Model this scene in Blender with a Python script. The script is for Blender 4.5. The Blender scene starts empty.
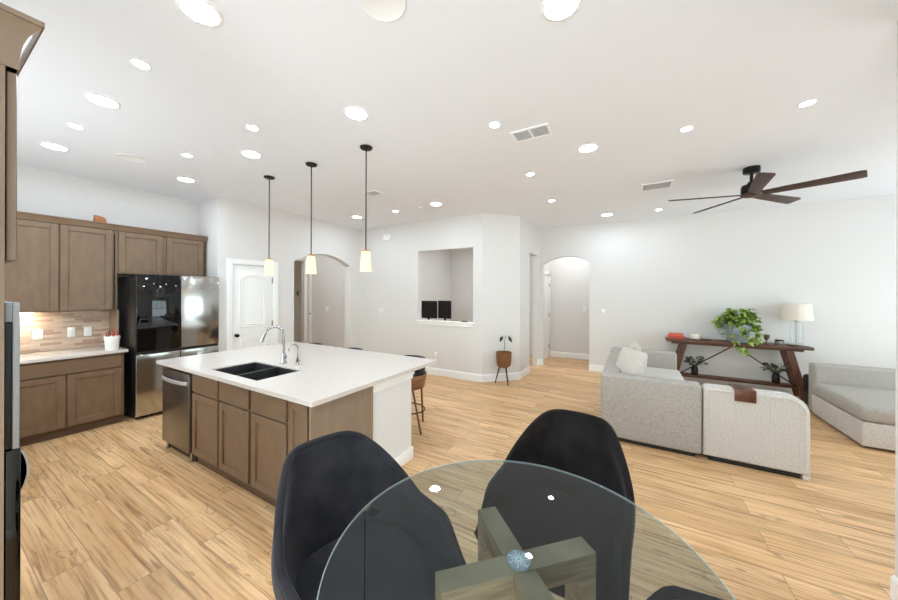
import bpy, bmesh, math, random
from mathutils import Vector, Matrix
random.seed(7)
R = math.radians
SC = bpy.context.scene
COL = SC.collection
H = 3.126                      # ceiling height

# ------------------------------------------------------------------ camera, world, large lights, exposure
cam_d = bpy.data.cameras.new('camera')
cam = bpy.data.objects.new('camera', cam_d)
COL.objects.link(cam)
cam_d.sensor_width = 36.0
cam_d.lens = 36.0 * 317.64 / 898.0
cam_d.shift_y = -7.13 / 898.0
cam_d.clip_start = 0.02
cam.rotation_mode = 'QUATERNION'
cam.location = (0, 0, 1.65)
_m = Matrix.Rotation(R(30.013), 4, 'Z') @ Matrix.Rotation(R(90), 4, 'X') @ Matrix.Rotation(0.0035, 4, 'Z')
cam.rotation_quaternion = _m.to_quaternion()
SC.camera = cam
SC.view_settings.view_transform = 'Standard'
SC.view_settings.look = 'None'
SC.view_settings.gamma = 1.0
SC.view_settings.use_curve_mapping = False
SC.view_settings.exposure = -0.10
SC.cycles.use_denoising = True
SC.cycles.diffuse_bounces = 8
SC.cycles.max_bounces = 14
SC.cycles.transparent_max_bounces = 12
SC.cycles.sample_clamp_indirect = 6.0

world = bpy.data.worlds.new('daylight'); SC.world = world
world.use_nodes = True
def build_world():
    nt = world.node_tree; n = nt.nodes; l = nt.links; n.clear()
    tc = n.new('ShaderNodeTexCoord')
    sep = n.new('ShaderNodeSeparateXYZ'); l.new(tc.outputs['Generated'], sep.inputs[0])
    noi = n.new('ShaderNodeTexNoise'); noi.inputs['Scale'].default_value = 14; noi.inputs['Detail'].default_value = 6
    l.new(tc.outputs['Generated'], noi.inputs['Vector'])
    add = n.new('ShaderNodeMath'); add.operation = 'MULTIPLY_ADD'
    l.new(noi.outputs['Fac'], add.inputs[0]); add.inputs[1].default_value = 0.5; l.new(sep.outputs['Z'], add.inputs[2])
    ramp = n.new('ShaderNodeValToRGB'); l.new(add.outputs[0], ramp.inputs[0])
    r = ramp.color_ramp
    r.elements[0].position = 0.20; r.elements[0].color = (0.16, 0.14, 0.11, 1)
    r.elements[1].position = 0.52; r.elements[1].color = (0.95, 0.98, 1.0, 1)
    e = r.elements.new(0.26); e.color = (0.07, 0.14, 0.06, 1)
    e = r.elements.new(0.42); e.color = (0.16, 0.30, 0.14, 1)
    bg = n.new('ShaderNodeBackground'); l.new(ramp.outputs[0], bg.inputs[0]); bg.inputs[1].default_value = 4.0
    out = n.new('ShaderNodeOutputWorld'); l.new(bg.outputs[0], out.inputs[0])
build_world()

def area(name, loc, rot, sx, sy, power, color=(1, 1, 1), spread=None):
    d = bpy.data.lights.new(name, 'AREA'); d.shape = 'RECTANGLE'; d.size = sx; d.size_y = sy
    d.energy = power; d.color = color
    if spread: d.spread = R(spread)
    o = bpy.data.objects.new(name, d); o.location = loc; o.rotation_euler = rot; COL.objects.link(o)
    return o
# daylight at the living windows, fill light at two added unseen openings (each light lies in its opening, just outside the glass)
area('daylight_living', (4.99, 5.05, 1.45), (0, R(108), 0), 2.3, 3.2, 132, (0.78, 0.90, 1.0))
area('dining_fill', (-0.20, -2.30, 1.25), (R(110), 0, 0), 2.2, 2.2, 175, (0.78, 0.90, 1.0))  # added light behind the camera, tilted up to brighten the ceiling
area('kitchen_fill', (-4.05, -0.70, 1.7), (R(128), 0, 0), 2.6, 1.4, 60, (0.78, 0.90, 1.0))  # added light from an unseen side, lifts the kitchen
# hall lamp, plus unseen fill lights added for the study and mud room
area('hall_lamp', (-1.15, 7.92, 3.05), (0, 0, 0), 0.7, 0.7, 15, (0.93, 0.96, 1.0))
area('study_fill', (-3.3, 6.9, 3.05), (0, 0, 0), 0.5, 0.5, 32, (0.93, 0.96, 1.0))
area('mudroom_fill', (-6.5, 4.3, 3.05), (0, 0, 0), 0.4, 0.4, 15, (0.93, 0.96, 1.0))
CAN_L = 160.0                     # radiance of a recessed lens

# ------------------------------------------------------------------ materials
def lin(c):
    return tuple((x / 255 / 12.92) if x / 255 <= 0.04045 else ((x / 255 + 0.055) / 1.055) ** 2.4 for x in c) + (1,)

def new_mat(name):
    m = bpy.data.materials.new(name); m.use_nodes = True
    nt = m.node_tree
    return m, nt, nt.nodes, nt.links, nt.nodes['Principled BSDF']

def mat(name, c, rough=0.5, metal=0.0, c2=None, scale=(8, 8, 8), detail=4, bump=0.0, bscale=None, spec=0.5, sheen=0.0, lo=0.35, hi=0.65, coat=0.0):
    m, nt, n, l, b = new_mat(name)
    b.inputs['Roughness'].default_value = rough; b.inputs['Metallic'].default_value = metal
    b.inputs['Specular IOR Level'].default_value = spec
    if coat: b.inputs['Coat Weight'].default_value = coat
    if sheen:
        b.inputs['Sheen Weight'].default_value = sheen; b.inputs['Sheen Roughness'].default_value = 0.4
    tc = n.new('ShaderNodeTexCoord'); mp = n.new('ShaderNodeMapping'); mp.inputs['Scale'].default_value = scale
    l.new(tc.outputs['Object'], mp.inputs['Vector'])
    noi = n.new('ShaderNodeTexNoise'); noi.inputs['Scale'].default_value = 1.0; noi.inputs['Detail'].default_value = detail
    l.new(mp.outputs[0], noi.inputs['Vector'])
    ramp = n.new('ShaderNodeValToRGB'); l.new(noi.outputs['Fac'], ramp.inputs[0])
    ramp.color_ramp.elements[0].position = lo; ramp.color_ramp.elements[1].position = hi
    ramp.color_ramp.elements[0].color = lin(c); ramp.color_ramp.elements[1].color = lin(c2 or c)
    l.new(ramp.outputs[0], b.inputs['Base Color'])
    if bump:
        src = noi
        if bscale:
            mp2 = n.new('ShaderNodeMapping'); mp2.inputs['Scale'].default_value = bscale; l.new(tc.outputs['Object'], mp2.inputs['Vector'])
            src = n.new('ShaderNodeTexNoise'); src.inputs['Scale'].default_value = 1; src.inputs['Detail'].default_value = 3; l.new(mp2.outputs[0], src.inputs['Vector'])
        bp = n.new('ShaderNodeBump'); bp.inputs['Strength'].default_value = bump; bp.inputs['Distance'].default_value = 0.004
        l.new(src.outputs['Fac'], bp.inputs['Height']); l.new(bp.outputs[0], b.inputs['Normal'])
    return m

def emit_mat(name, c, strength):
    m, nt, n, l, b = new_mat(name)
    b.inputs['Base Color'].default_value = lin((235, 235, 230)); b.inputs['Emission Color'].default_value = c + (1,)
    b.inputs['Emission Strength'].default_value = strength
    return m

def floor_mat():
    m, nt, n, l, b = new_mat('wood_plank_floor')
    tc = n.new('ShaderNodeTexCoord')
    br = n.new('ShaderNodeTexBrick'); l.new(tc.outputs['Object'], br.inputs['Vector'])
    br.offset = 0.37; br.offset_frequency = 2; br.squash = 1.0
    br.inputs['Scale'].default_value = 1.0; br.inputs['Brick Width'].default_value = 1.22; br.inputs['Row Height'].default_value = 0.2
    br.inputs['Mortar Size'].default_value = 0.0022; br.inputs['Mortar Smooth'].default_value = 0.2; br.inputs['Bias'].default_value = 0.0
    br.inputs['Color1'].default_value = (0, 0, 0, 1); br.inputs['Color2'].default_value = (1, 1, 1, 1); br.inputs['Mortar'].default_value = (0.5, 0.5, 0.5, 1)
    sep = n.new('ShaderNodeSeparateXYZ'); l.new(tc.outputs['Object'], sep.inputs[0])
    def noise(sx, sy, det, dist=0.0):
        mp = n.new('ShaderNodeMapping'); mp.inputs['Scale'].default_value = (sx, sy, 1); l.new(tc.outputs['Object'], mp.inputs['Vector'])
        no = n.new('ShaderNodeTexNoise'); no.noise_dimensions = '4D'; no.inputs['Scale'].default_value = 1; no.inputs['Detail'].default_value = det
        no.inputs['Distortion'].default_value = dist
        l.new(mp.outputs[0], no.inputs['Vector'])
        w = n.new('ShaderNodeMath'); w.operation = 'MULTIPLY'; w.inputs[1].default_value = 37.0; l.new(br.outputs['Color'], w.inputs[0]); l.new(w.outputs[0], no.inputs['W'])
        return no
    big = noise(0.9, 6, 4, 0.8)
    fine = noise(1.7, 58, 6, 0.5)
    dash = noise(1.9, 38, 5, 0.7)
    knot = noise(1.9, 6.5, 2, 1.6)
    def ramp(src, *st):
        r = n.new('ShaderNodeValToRGB'); l.new(src.outputs['Fac'], r.inputs[0]); e = r.color_ramp.elements
        e[0].position, e[0].color = st[0]; e[1].position, e[1].color = st[-1]
        for p, c in st[1:-1]: x = e.new(p); x.color = c
        return r
    def mul(a, b_, f):
        m_ = n.new('ShaderNodeMix'); m_.data_type = 'RGBA'; m_.blend_type = 'MULTIPLY'; m_.inputs[0].default_value = f
        l.new(a, m_.inputs[6]); l.new(b_, m_.inputs[7]); return m_.outputs[2]
    r1 = ramp(big, (0.32, lin((212, 168, 118))), (0.66, lin((238, 200, 152))))
    r2 = ramp(fine, (0.34, (0.50, 0.43, 0.37, 1)), (0.49, (0.90, 0.87, 0.84, 1)), (0.62, (1, 1, 1, 1)))
    r4 = ramp(dash, (0.32, (0.42, 0.34, 0.27, 1)), (0.42, (1, 1, 1, 1)))
    # ring-like figure around sparse knots
    ring = n.new('ShaderNodeMath'); ring.operation = 'MULTIPLY'; ring.inputs[1].default_value = 55.0; l.new(knot.outputs['Fac'], ring.inputs[0])
    sn = n.new('ShaderNodeMath'); sn.operation = 'SINE'; l.new(ring.outputs[0], sn.inputs[0])
    ab = n.new('ShaderNodeMapRange'); ab.inputs['From Min'].default_value = -1; ab.inputs['From Max'].default_value = -0.2; ab.inputs['To Min'].default_value = 0.58; ab.inputs['To Max'].default_value = 1.0; l.new(sn.outputs[0], ab.inputs[0])
    msk = ramp(knot, (0.34, (1, 1, 1, 1)), (0.45, (0, 0, 0, 1)))
    rk = n.new('ShaderNodeMix'); rk.data_type = 'RGBA'; rk.inputs[6].default_value = (1, 1, 1, 1); l.new(msk.outputs[0], rk.inputs[0]); l.new(ab.outputs[0], rk.inputs[7])
    c1 = mul(r1.outputs[0], r2.outputs[0], 0.8)
    c1 = mul(c1, r4.outputs[0], 0.78)
    c1 = mul(c1, rk.outputs[2], 0.85)
    tone = n.new('ShaderNodeMapRange'); tone.inputs['To Min'].default_value = 0.90; tone.inputs['To Max'].default_value = 1.05; l.new(br.outputs['Color'], tone.inputs[0])
    m3 = n.new('ShaderNodeMix'); m3.data_type = 'RGBA'; m3.blend_type = 'MULTIPLY'; m3.inputs[0].default_value = 1.0
    l.new(c1, m3.inputs[6]); l.new(tone.outputs[0], m3.inputs[7])
    m4 = n.new('ShaderNodeMix'); m4.data_type = 'RGBA'; l.new(br.outputs['Fac'], m4.inputs[0])
    l.new(m3.outputs[2], m4.inputs[6]); m4.inputs[7].default_value = lin((150, 122, 96))
    l.new(m4.outputs[2], b.inputs['Base Color'])
    b.inputs['Roughness'].default_value = 0.38; b.inputs['Specular IOR Level'].default_value = 0.4
    return m

def tile_mat():
    m, nt, n, l, b = new_mat('backsplash_tile')
    tc = n.new('ShaderNodeTexCoord'); sep = n.new('ShaderNodeSeparateXYZ'); l.new(tc.outputs['Object'], sep.inputs[0])
    cmb = n.new('ShaderNodeCombineXYZ'); l.new(sep.outputs['Y'], cmb.inputs[0]); l.new(sep.outputs['Z'], cmb.inputs[1])
    br = n.new('ShaderNodeTexBrick'); l.new(cmb.outputs[0], br.inputs['Vector']); br.offset = 0.4
    br.inputs['Scale'].default_value = 1; br.inputs['Brick Width'].default_value = 0.17; br.inputs['Row Height'].default_value = 0.032
    br.inputs['Mortar Size'].default_value = 0.0012
    br.inputs['Color1'].default_value = lin((205, 186, 168)); br.inputs['Color2'].default_value = lin((160, 132, 112)); br.inputs['Mortar'].default_value = lin((196, 182, 168))
    l.new(br.outputs['Color'], b.inputs['Base Color']); b.inputs['Roughness'].default_value = 0.4
    return m

def glass_mat(name, tint, fres=1.5, rough=0.0):
    m = bpy.data.materials.new(name); m.use_nodes = True; nt = m.node_tree; n = nt.nodes; l = nt.links; n.clear()
    tr = n.new('ShaderNodeBsdfTransparent'); tr.inputs[0].default_value = tint
    gl = n.new('ShaderNodeBsdfGlossy'); gl.inputs['Roughness'].default_value = rough; gl.inputs[0].default_value = (0.88, 0.96, 1.0, 1)
    fr = n.new('ShaderNodeFresnel'); fr.inputs[0].default_value = fres
    ge = n.new('ShaderNodeNewGeometry'); fm = n.new('ShaderNodeMath'); fm.operation = 'MULTIPLY'
    fi = n.new('ShaderNodeMath'); fi.operation = 'SUBTRACT'; fi.inputs[0].default_value = 1.0; l.new(ge.outputs['Backfacing'], fi.inputs[1])
    l.new(fr.outputs[0], fm.inputs[0]); l.new(fi.outputs[0], fm.inputs[1])
    mx = n.new('ShaderNodeMixShader'); l.new(fm.outputs[0], mx.inputs[0]); l.new(tr.outputs[0], mx.inputs[1]); l.new(gl.outputs[0], mx.inputs[2])
    out = n.new('ShaderNodeOutputMaterial'); l.new(mx.outputs[0], out.inputs[0])
    return m

M = {}
M['wall'] = mat('grey_wall_paint', (222, 220, 217), 0.75, scale=(40, 40, 40), bump=0.05, spec=0.25)
M['ceiling'] = mat('ceiling_paint', (234, 237, 241), 0.8, scale=(30, 30, 30), bump=0.06, spec=0.2)
M['trim'] = mat('white_trim', (243, 243, 241), 0.4)
M['floor'] = floor_mat()
M['cab'] = mat('brown_cabinet_wood', (110, 87, 66), 0.42, c2=(122, 98, 75), scale=(16, 16, 5), detail=6, lo=0.3, hi=0.7)
M['cabx'] = mat('brown_cabinet_wood_horizontal', (110, 87, 66), 0.42, c2=(121, 97, 74), scale=(5, 5, 18), detail=6, lo=0.3, hi=0.7)
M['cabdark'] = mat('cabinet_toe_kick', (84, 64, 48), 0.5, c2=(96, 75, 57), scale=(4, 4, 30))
M['panel'] = mat('cabinet_end_panel_lit', (134, 114, 95), 0.45, c2=(142, 122, 102), scale=(22, 22, 4), detail=6)  # cabinet wood made greyer, light on the island end put into the colour
M['tower'] = mat('tall_cabinet_wood', (122, 104, 86), 0.42, c2=(134, 115, 96), scale=(14, 14, 4), detail=6)
M['quartz'] = mat('white_quartz', (204, 195, 187), 0.2, c2=(209, 200, 192), scale=(60, 60, 60), lo=0.3, hi=0.6)
M['steel'] = mat('stainless_steel', (176, 174, 172), 0.15, 1.0, c2=(186, 184, 181), scale=(2, 2, 160))
M['steel_dark'] = mat('dark_stainless_steel', (128, 124, 122), 0.3, 1.0, c2=(142, 138, 135), scale=(3, 3, 120))
M['greysteel'] = mat('satin_grey_steel', (150, 156, 158), 0.5, 0.3, c2=(158, 164, 166), scale=(2, 2, 160))
M['handlesteel'] = mat('bright_handle_steel', (214, 214, 214), 0.35, 0.7)
M['goldcap'] = mat('gold_cap', (190, 150, 84), 0.35, 0.8)
M['chrome'] = mat('chrome', (168, 168, 172), 0.12, 1.0)
M['blackglass'] = mat('black_glass', (6, 6, 7), 0.03, spec=0.5)
M['blackplastic'] = mat('black_plastic', (22, 22, 24), 0.4)
M['fridgeside'] = mat('dark_grey_metal', (46, 44, 43), 0.35, 0.4)
M['sink'] = mat('black_composite', (36, 36, 37), 0.45, c2=(46, 46, 47), scale=(200, 200, 200))
M['velvet'] = mat('charcoal_velvet', (35, 35, 38), 0.9, c2=(48, 47, 50), scale=(9, 9, 9), sheen=0.15, spec=0.1)
M['velvet2'] = mat('black_brown_velvet', (26, 23, 22), 0.9, c2=(36, 32, 31), scale=(9, 9, 9), sheen=0.08, spec=0.1)
M['tableglass'] = glass_mat('table_glass', (0.75, 0.81, 0.84, 1), 1.5)
def edge_mat():
    m = glass_mat('glass_edge', (0.85, 0.93, 0.91, 1), 1.5)
    nt = m.node_tree; n = nt.nodes; l = nt.links
    d = n.new('ShaderNodeBsdfDiffuse'); d.inputs[0].default_value = lin((222, 232, 228))
    mx = n.new('ShaderNodeMixShader'); mx.inputs[0].default_value = 0.28
    out = [x for x in n if x.type == 'OUTPUT_MATERIAL'][0]
    l.new(out.inputs[0].links[0].from_socket, mx.inputs[1]); l.new(d.outputs[0], mx.inputs[2]); l.new(mx.outputs[0], out.inputs[0])
    return m
M['glassedge'] = edge_mat()
M['paneglass'] = glass_mat('window_glass', (0.97, 0.98, 0.98, 1), 1.2)
M['lampglass'] = glass_mat('clear_glass', (0.97, 0.98, 0.98, 1), 1.3)
M['greywood'] = mat('grey_washed_wood', (128, 106, 76), 0.5, c2=(164, 142, 106), scale=(6, 6, 60), detail=6)
M['sofa'] = mat('greige_linen', (146, 141, 134), 0.9, c2=(194, 189, 182), scale=(115, 115, 340), detail=3, bump=0.3, spec=0.15)
M['sofa2'] = mat('pale_linen', (188, 184, 178), 0.9, c2=(214, 211, 206), scale=(65, 65, 160), detail=4, bump=0.25, spec=0.15)
M['piping'] = mat('pale_piping', (208, 203, 196), 0.9)
M['pillow'] = mat('pillow_linen', (196, 189, 180), 0.95, c2=(214, 208, 200), scale=(90, 90, 90), bump=0.2, spec=0.1)
M['leather'] = mat('brown_leather', (84, 44, 24), 0.4, c2=(112, 62, 36), scale=(9, 9, 9))
M['walnut'] = mat('dark_walnut', (66, 40, 26), 0.45, c2=(104, 66, 43), scale=(3, 30, 30), detail=6)
M['walnut_leg'] = mat('walnut_leg_wood', (70, 42, 27), 0.45, c2=(106, 67, 44), scale=(22, 22, 4), detail=6)
M['iron'] = mat('black_iron', (24, 23, 23), 0.45, 0.5)
M['bronze'] = mat('oil_bronze', (38, 33, 30), 0.45, 0.6)
M['fanblade'] = mat('fan_blade_wood', (62, 44, 36), 0.5, c2=(80, 58, 47), scale=(20, 20, 20))
M['leaf'] = mat('pothos_leaf', (78, 112, 42), 0.45, c2=(178, 196, 96), scale=(26, 26, 26), lo=0.4, hi=0.62)
M['darkleaf'] = mat('dark_green_leaf', (36, 48, 40), 0.5, c2=(58, 72, 60), scale=(30, 30, 30))
M['stem'] = mat('plant_stem', (92, 104, 60), 0.6)
M['soil'] = mat('potting_soil', (40, 32, 26), 0.95, c2=(58, 46, 38), scale=(60, 60, 60))
M['bluepot'] = mat('blue_grey_glaze', (148, 160, 170), 0.35, c2=(174, 184, 190), scale=(9, 9, 9))
M['wicker'] = mat('brown_wicker', (104, 66, 34), 0.65, c2=(142, 94, 52), scale=(20, 20, 130), bump=0.5)
M['darkvase'] = mat('dark_glass_vase', (20, 20, 22), 0.12, spec=0.7)
M['shade'] = mat('linen_lamp_shade', (226, 219, 206), 0.9, c2=(234, 228, 216), scale=(120, 120, 120), spec=0.1)
M['redbook'] = mat('red_book_cover', (176, 62, 44), 0.5, c2=(190, 74, 54), scale=(20, 20, 20))
M['coral'] = mat('coral_book_cover', (206, 92, 72), 0.5)
M['paper'] = mat('book_pages', (232, 224, 208), 0.8, c2=(222, 212, 194), scale=(4, 4, 300))
M['cream'] = mat('cream_ceramic', (228, 220, 205), 0.5)
M['plate'] = mat('white_plastic', (240, 240, 238), 0.4)
M['grille'] = mat('speaker_grille', (238, 238, 237), 0.7)
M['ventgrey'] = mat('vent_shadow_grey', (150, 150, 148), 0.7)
M['rust'] = mat('orange_brown_wood', (150, 90, 44), 0.5, c2=(174, 110, 58), scale=(8, 8, 40))
M['redstick'] = mat('red_plastic', (176, 52, 40), 0.4)
M['navy'] = mat('navy_vinyl', (26, 32, 46), 0.5)
M['stoolwood'] = mat('stool_plywood', (128, 84, 48), 0.45, c2=(150, 102, 62), scale=(6, 6, 40))
M['brasswood'] = mat('stool_leg_metal', (122, 86, 50), 0.4, 0.3)
M['lens'] = emit_mat('lit_lens', (0.77, 0.895, 1.0), CAN_L)
M['pendant_glass'] = emit_mat('lit_pendant_glass', (1.0, 0.93, 0.72), 0.8)
M['pendant_glass'].node_tree.nodes['Principled BSDF'].inputs['Base Color'].default_value = lin((190, 165, 112))
M['screen'] = mat('dark_screen', (26, 22, 21), 0.3)
M['brass'] = mat('satin_nickel', (170, 166, 160), 0.3, 1.0)
M['tile'] = tile_mat()
M['disc'] = mat('brushed_disc', (176, 178, 176), 0.4, 0.3, c2=(150, 154, 153), scale=(90, 90, 90))
M['brownglass'] = mat('smoky_brown_glass', (96, 76, 62), 0.3)
M['tin'] = mat('grey_tin', (150, 150, 148), 0.35, 0.6)

# ------------------------------------------------------------------ mesh builder
class MB:
    def __init__(s): s.bm = bmesh.new()
    def box(s, a, b, bev=0.0, seg=2, mtx=None):
        a = Vector(a); b = Vector(b)
        lo = Vector((min(a.x, b.x), min(a.y, b.y), min(a.z, b.z))); hi = Vector((max(a.x, b.x), max(a.y, b.y), max(a.z, b.z)))
        r = bmesh.ops.create_cube(s.bm, size=1.0); vs = r['verts']
        for v in vs:
            v.co = Vector((lo[i] + (v.co[i] + 0.5) * (hi[i] - lo[i]) for i in range(3)))
        if bev:
            es = list({e for v in vs for e in v.link_edges})
            rr = bmesh.ops.bevel(s.bm, geom=es, offset=bev, segments=seg, profile=0.5, affect='EDGES', clamp_overlap=True)
            vs = list({v for v in rr['verts']} | {v for v in vs if v.is_valid})
        if mtx is not None:
            for v in vs: v.co = mtx @ v.co
        return s
    def tube(s, pts, r, n=10, cap=True):
        pts = [Vector(p) for p in pts]; k = len(pts)
        rs = r if isinstance(r, (list, tuple)) else [r] * k
        rings = []; up = None
        for i, p in enumerate(pts):
            t = (pts[min(i + 1, k - 1)] - pts[max(i - 1, 0)]).normalized()
            if up is None: up = t.orthogonal().normalized()
            up = (up - t * up.dot(t)); up = up.normalized() if up.length > 1e-6 else t.orthogonal().normalized()
            sd = t.cross(up)
            rings.append([s.bm.verts.new(p + (up * math.cos(2 * math.pi * j / n) + sd * math.sin(2 * math.pi * j / n)) * rs[i]) for j in range(n)])
        for a, b in zip(rings, rings[1:]):
            for j in range(n): s.bm.faces.new((a[j], a[(j + 1) % n], b[(j + 1) % n], b[j]))
        if cap:
            s.bm.faces.new(rings[0][::-1]); s.bm.faces.new(rings[-1])
        return s
    def lathe(s, prof, c=(0, 0, 0), n=24, sx=1.0, sy=1.0, rot=0.0):
        c = Vector(c); rings = []
        for r, z in prof:
            if r < 1e-6: rings.append([s.bm.verts.new(c + Vector((0, 0, z)))])
            else: rings.append([s.bm.verts.new(c + Vector((r * sx * math.cos(rot + 2 * math.pi * j / n), r * sy * math.sin(rot + 2 * math.pi * j / n), z))) for j in range(n)])
        for a, b in zip(rings, rings[1:]):
            if len(a) == 1 and len(b) == 1: continue
            for j in range(n):
                k = (j + 1) % n
                if len(a) == 1: s.bm.faces.new((a[0], b[j], b[k])[::-1])
                elif len(b) == 1: s.bm.faces.new((a[j], a[k], b[0]))
                else: s.bm.faces.new((a[j], a[k], b[k], b[j]))
        return s
    def prism(s, poly, axis, a0, a1, bev=0.0):
        """poly: 2-D outline; axis 'x' -> (y,z), 'y' -> (x,z), 'z' -> (x,y)"""
        def mk(p, a):
            return {'x': (a, p[0], p[1]), 'y': (p[0], a, p[1]), 'z': (p[0], p[1], a)}[axis]
        A = [s.bm.verts.new(mk(p, a0)) for p in poly]; B = [s.bm.verts.new(mk(p, a1)) for p in poly]
        fs = [s.bm.faces.new(A), s.bm.faces.new(B[::-1])]
        k = len(poly)
        for i in range(k): fs.append(s.bm.faces.new((A[i], B[i], B[(i + 1) % k], A[(i + 1) % k])))
        bmesh.ops.recalc_face_normals(s.bm, faces=fs)
        if bev:
            es = [e for f in fs[:2] for e in f.edges]
            bmesh.ops.bevel(s.bm, geom=list(set(es)), offset=bev, segments=3, profile=0.5, affect='EDGES', clamp_overlap=True)
        return s
    def grid(s, fn, nu, nv, close=False):
        vs = [[s.bm.verts.new(fn(i / (nu - (0 if close else 1)), j / (nv - 1))) for j in range(nv)] for i in range(nu)]
        for i in range(nu if close else nu - 1):
            for j in range(nv - 1):
                k = (i + 1) % nu
                s.bm.faces.new((vs[i][j], vs[k][j], vs[k][j + 1], vs[i][j + 1]))
        return vs
    def pillow(s, c, w, h, t, mtx, n=22, p=0.42):
        """soft square cushion in the local x-z plane, bulging along y"""
        for sg in (1, -1):
            def f(u, v):
                a = 2 * u - 1; b = 2 * v - 1
                d = max(0.0, (1 - abs(a) ** 2.6) * (1 - abs(b) ** 2.6)) ** p
                pin = 1 - 0.07 * (a * a * (1 - b * b) + b * b * (1 - a * a)) * 0 - 0.05 * ((1 - a * a) * b * b + (1 - b * b) * a * a)
                return Vector(c) + mtx @ Vector((a * w / 2 * pin, sg * t / 2 * d, b * h / 2 * pin))
            s.grid(f, n, n)
        bmesh.ops.remove_doubles(s.bm, verts=s.bm.verts[:], dist=1e-4)
        bmesh.ops.recalc_face_normals(s.bm, faces=s.bm.faces[:])
        return s
    def leaf(s, base, d, L, W, droop=0.3, roll=0.0, side=None):
        base = Vector(base); d = Vector(d).normalized()
        side = Vector(side) - d * d.dot(Vector(side)) if side else d.cross(Vector((0, 0, 1)));  side = side.normalized() if side.length > 1e-4 else Vector((1, 0, 0))
        side = Matrix.Rotation(roll, 3, d) @ side
        up = side.cross(d)
        prof = [(0.0, 0.05), (0.18, 0.75), (0.38, 1.0), (0.62, 0.8), (0.84, 0.4), (1.0, 0.02)]
        rows = []
        for t, w in prof:
            p = base + d * (t * L) - up * (droop * L * t * t)
            rows.append((s.bm.verts.new(p - side * (w * W / 2) + up * 0.12 * w * W), s.bm.verts.new(p), s.bm.verts.new(p + side * (w * W / 2) + up * 0.12 * w * W)))
        for a, b in zip(rows, rows[1:]):
            s.bm.faces.new((a[0], a[1], b[1], b[0])); s.bm.faces.new((a[1], a[2], b[2], b[1]))
        return s
    def build(s, name, material, parent=None, smooth=True, angle=40, solid=0.0, subsurf=0, recalc=True):
        org = ROOT.get(parent, Vector((0, 0, 0))) if parent is not None else Vector((0, 0, 0))
        if recalc: bmesh.ops.recalc_face_normals(s.bm, faces=s.bm.faces[:])
        me = bpy.data.meshes.new(name)
        for v in s.bm.verts: v.co -= org
        s.bm.to_mesh(me); s.bm.free()
        me.materials.append(M[material] if isinstance(material, str) else material)
        if smooth:
            me.polygons.foreach_set('use_smooth', [True] * len(me.polygons))
            try: me.set_sharp_from_angle(angle=R(angle))
            except Exception: pass
        o = bpy.data.objects.new(name, me); COL.objects.link(o)
        if parent is not None:
            o.parent = parent; ROOT[o] = org
        if solid:
            md = o.modifiers.new('thickness', 'SOLIDIFY'); md.thickness = solid; md.offset = 0
        if subsurf:
            md = o.modifiers.new('smooth', 'SUBSURF'); md.levels = subsurf; md.render_levels = subsurf
        return o

ROOT = {}
def tag(o, label, cat, group=None, kind=None):
    o['label'] = label; o['category'] = cat
    if group: o['group'] = group
    if kind: o['kind'] = kind
    return o
def thing(name, label, cat, loc=(0, 0, 0), rot=0.0, group=None):
    o = bpy.data.objects.new(name, None); COL.objects.link(o)
    o.location = loc; o.rotation_euler = (0, 0, rot); o.empty_display_size = 0.1
    ROOT[o] = Vector(loc) if not rot else Vector((0, 0, 0))
    return tag(o, label, cat, group)
def local(name, label, cat, group=None):
    """a thing whose parts are built around the origin and placed later"""
    o = thing(name, label, cat, (0, 0, 0), 0, group); return o
def copy_tree(o, parent=None):
    c = o.copy(); COL.objects.link(c)
    if parent is not None: c.parent = parent
    for ch in list(o.children): copy_tree(ch, c)
    return c
def struct(name, mb, material, label=None, cat=None, **k):
    o = mb.build(name, material, None, **k); o['kind'] = 'structure'
    if label: o['label'] = label
    if cat: o['category'] = cat
    return o

# ------------------------------------------------------------------ the shell
XK, XP, YB, YF = -6.182, -5.527, 5.407, 7.386
struct('floor', MB().box((-9.3, -2.45, -0.12), (5.15, 8.75, 0.0)), 'floor', 'pale tan wood plank floor running through the whole room', 'floor', smooth=False)
struct('ceiling', MB().box((-9.3, -2.45, H), (5.15, 8.75, H + 0.12)), 'ceiling', 'flat white ceiling', 'ceiling', smooth=False)

def arch_pts(c, half, spring, rise, n=22):
    # circular segment from right spring to left spring
    rad = (half * half + rise * rise) / (2 * rise); zc = spring + rise - rad
    a = math.asin(half / rad)
    return [(c + rad * math.sin(a - 2 * a * i / n), zc + rad * math.cos(a - 2 * a * i / n)) for i in range(n + 1)]

# kitchen wall, jog and pantry wall
struct('wall_left', MB().box((XK - 0.12, -0.6, 0), (XK, 2.449, H)), 'wall', 'light grey kitchen wall behind the brown cabinets', 'wall', smooth=False)
struct('wall_jog', MB().box((XK - 0.12, 2.449, 0), (XP - 0.173, 2.557, H)), 'wall', 'short grey return wall beside the fridge', 'wall', smooth=False)
w = MB()
w.box((XP - 0.173, 2.449, 0), (XP, 2.645, H))
w.box((XP - 0.173, 2.645, 2.105), (XP, 3.335, H))
w.box((XP - 0.173, 3.335, 0), (XP, 3.725, H))
arc = arch_pts(4.412, 0.688, 2.235, 0.205)
w.prism([(5.10, H), (3.724, H), (3.724, 2.235)] + arc[::-1][1:-1] + [(5.10, 2.235)], 'x', XP - 0.173, XP)
w.box((XP - 0.173, 5.10, 0), (XP, YB, H))
struct('wall_pantry', w, 'wall', 'light grey wall with the pantry door and an arched opening', 'wall', smooth=False)
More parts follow.
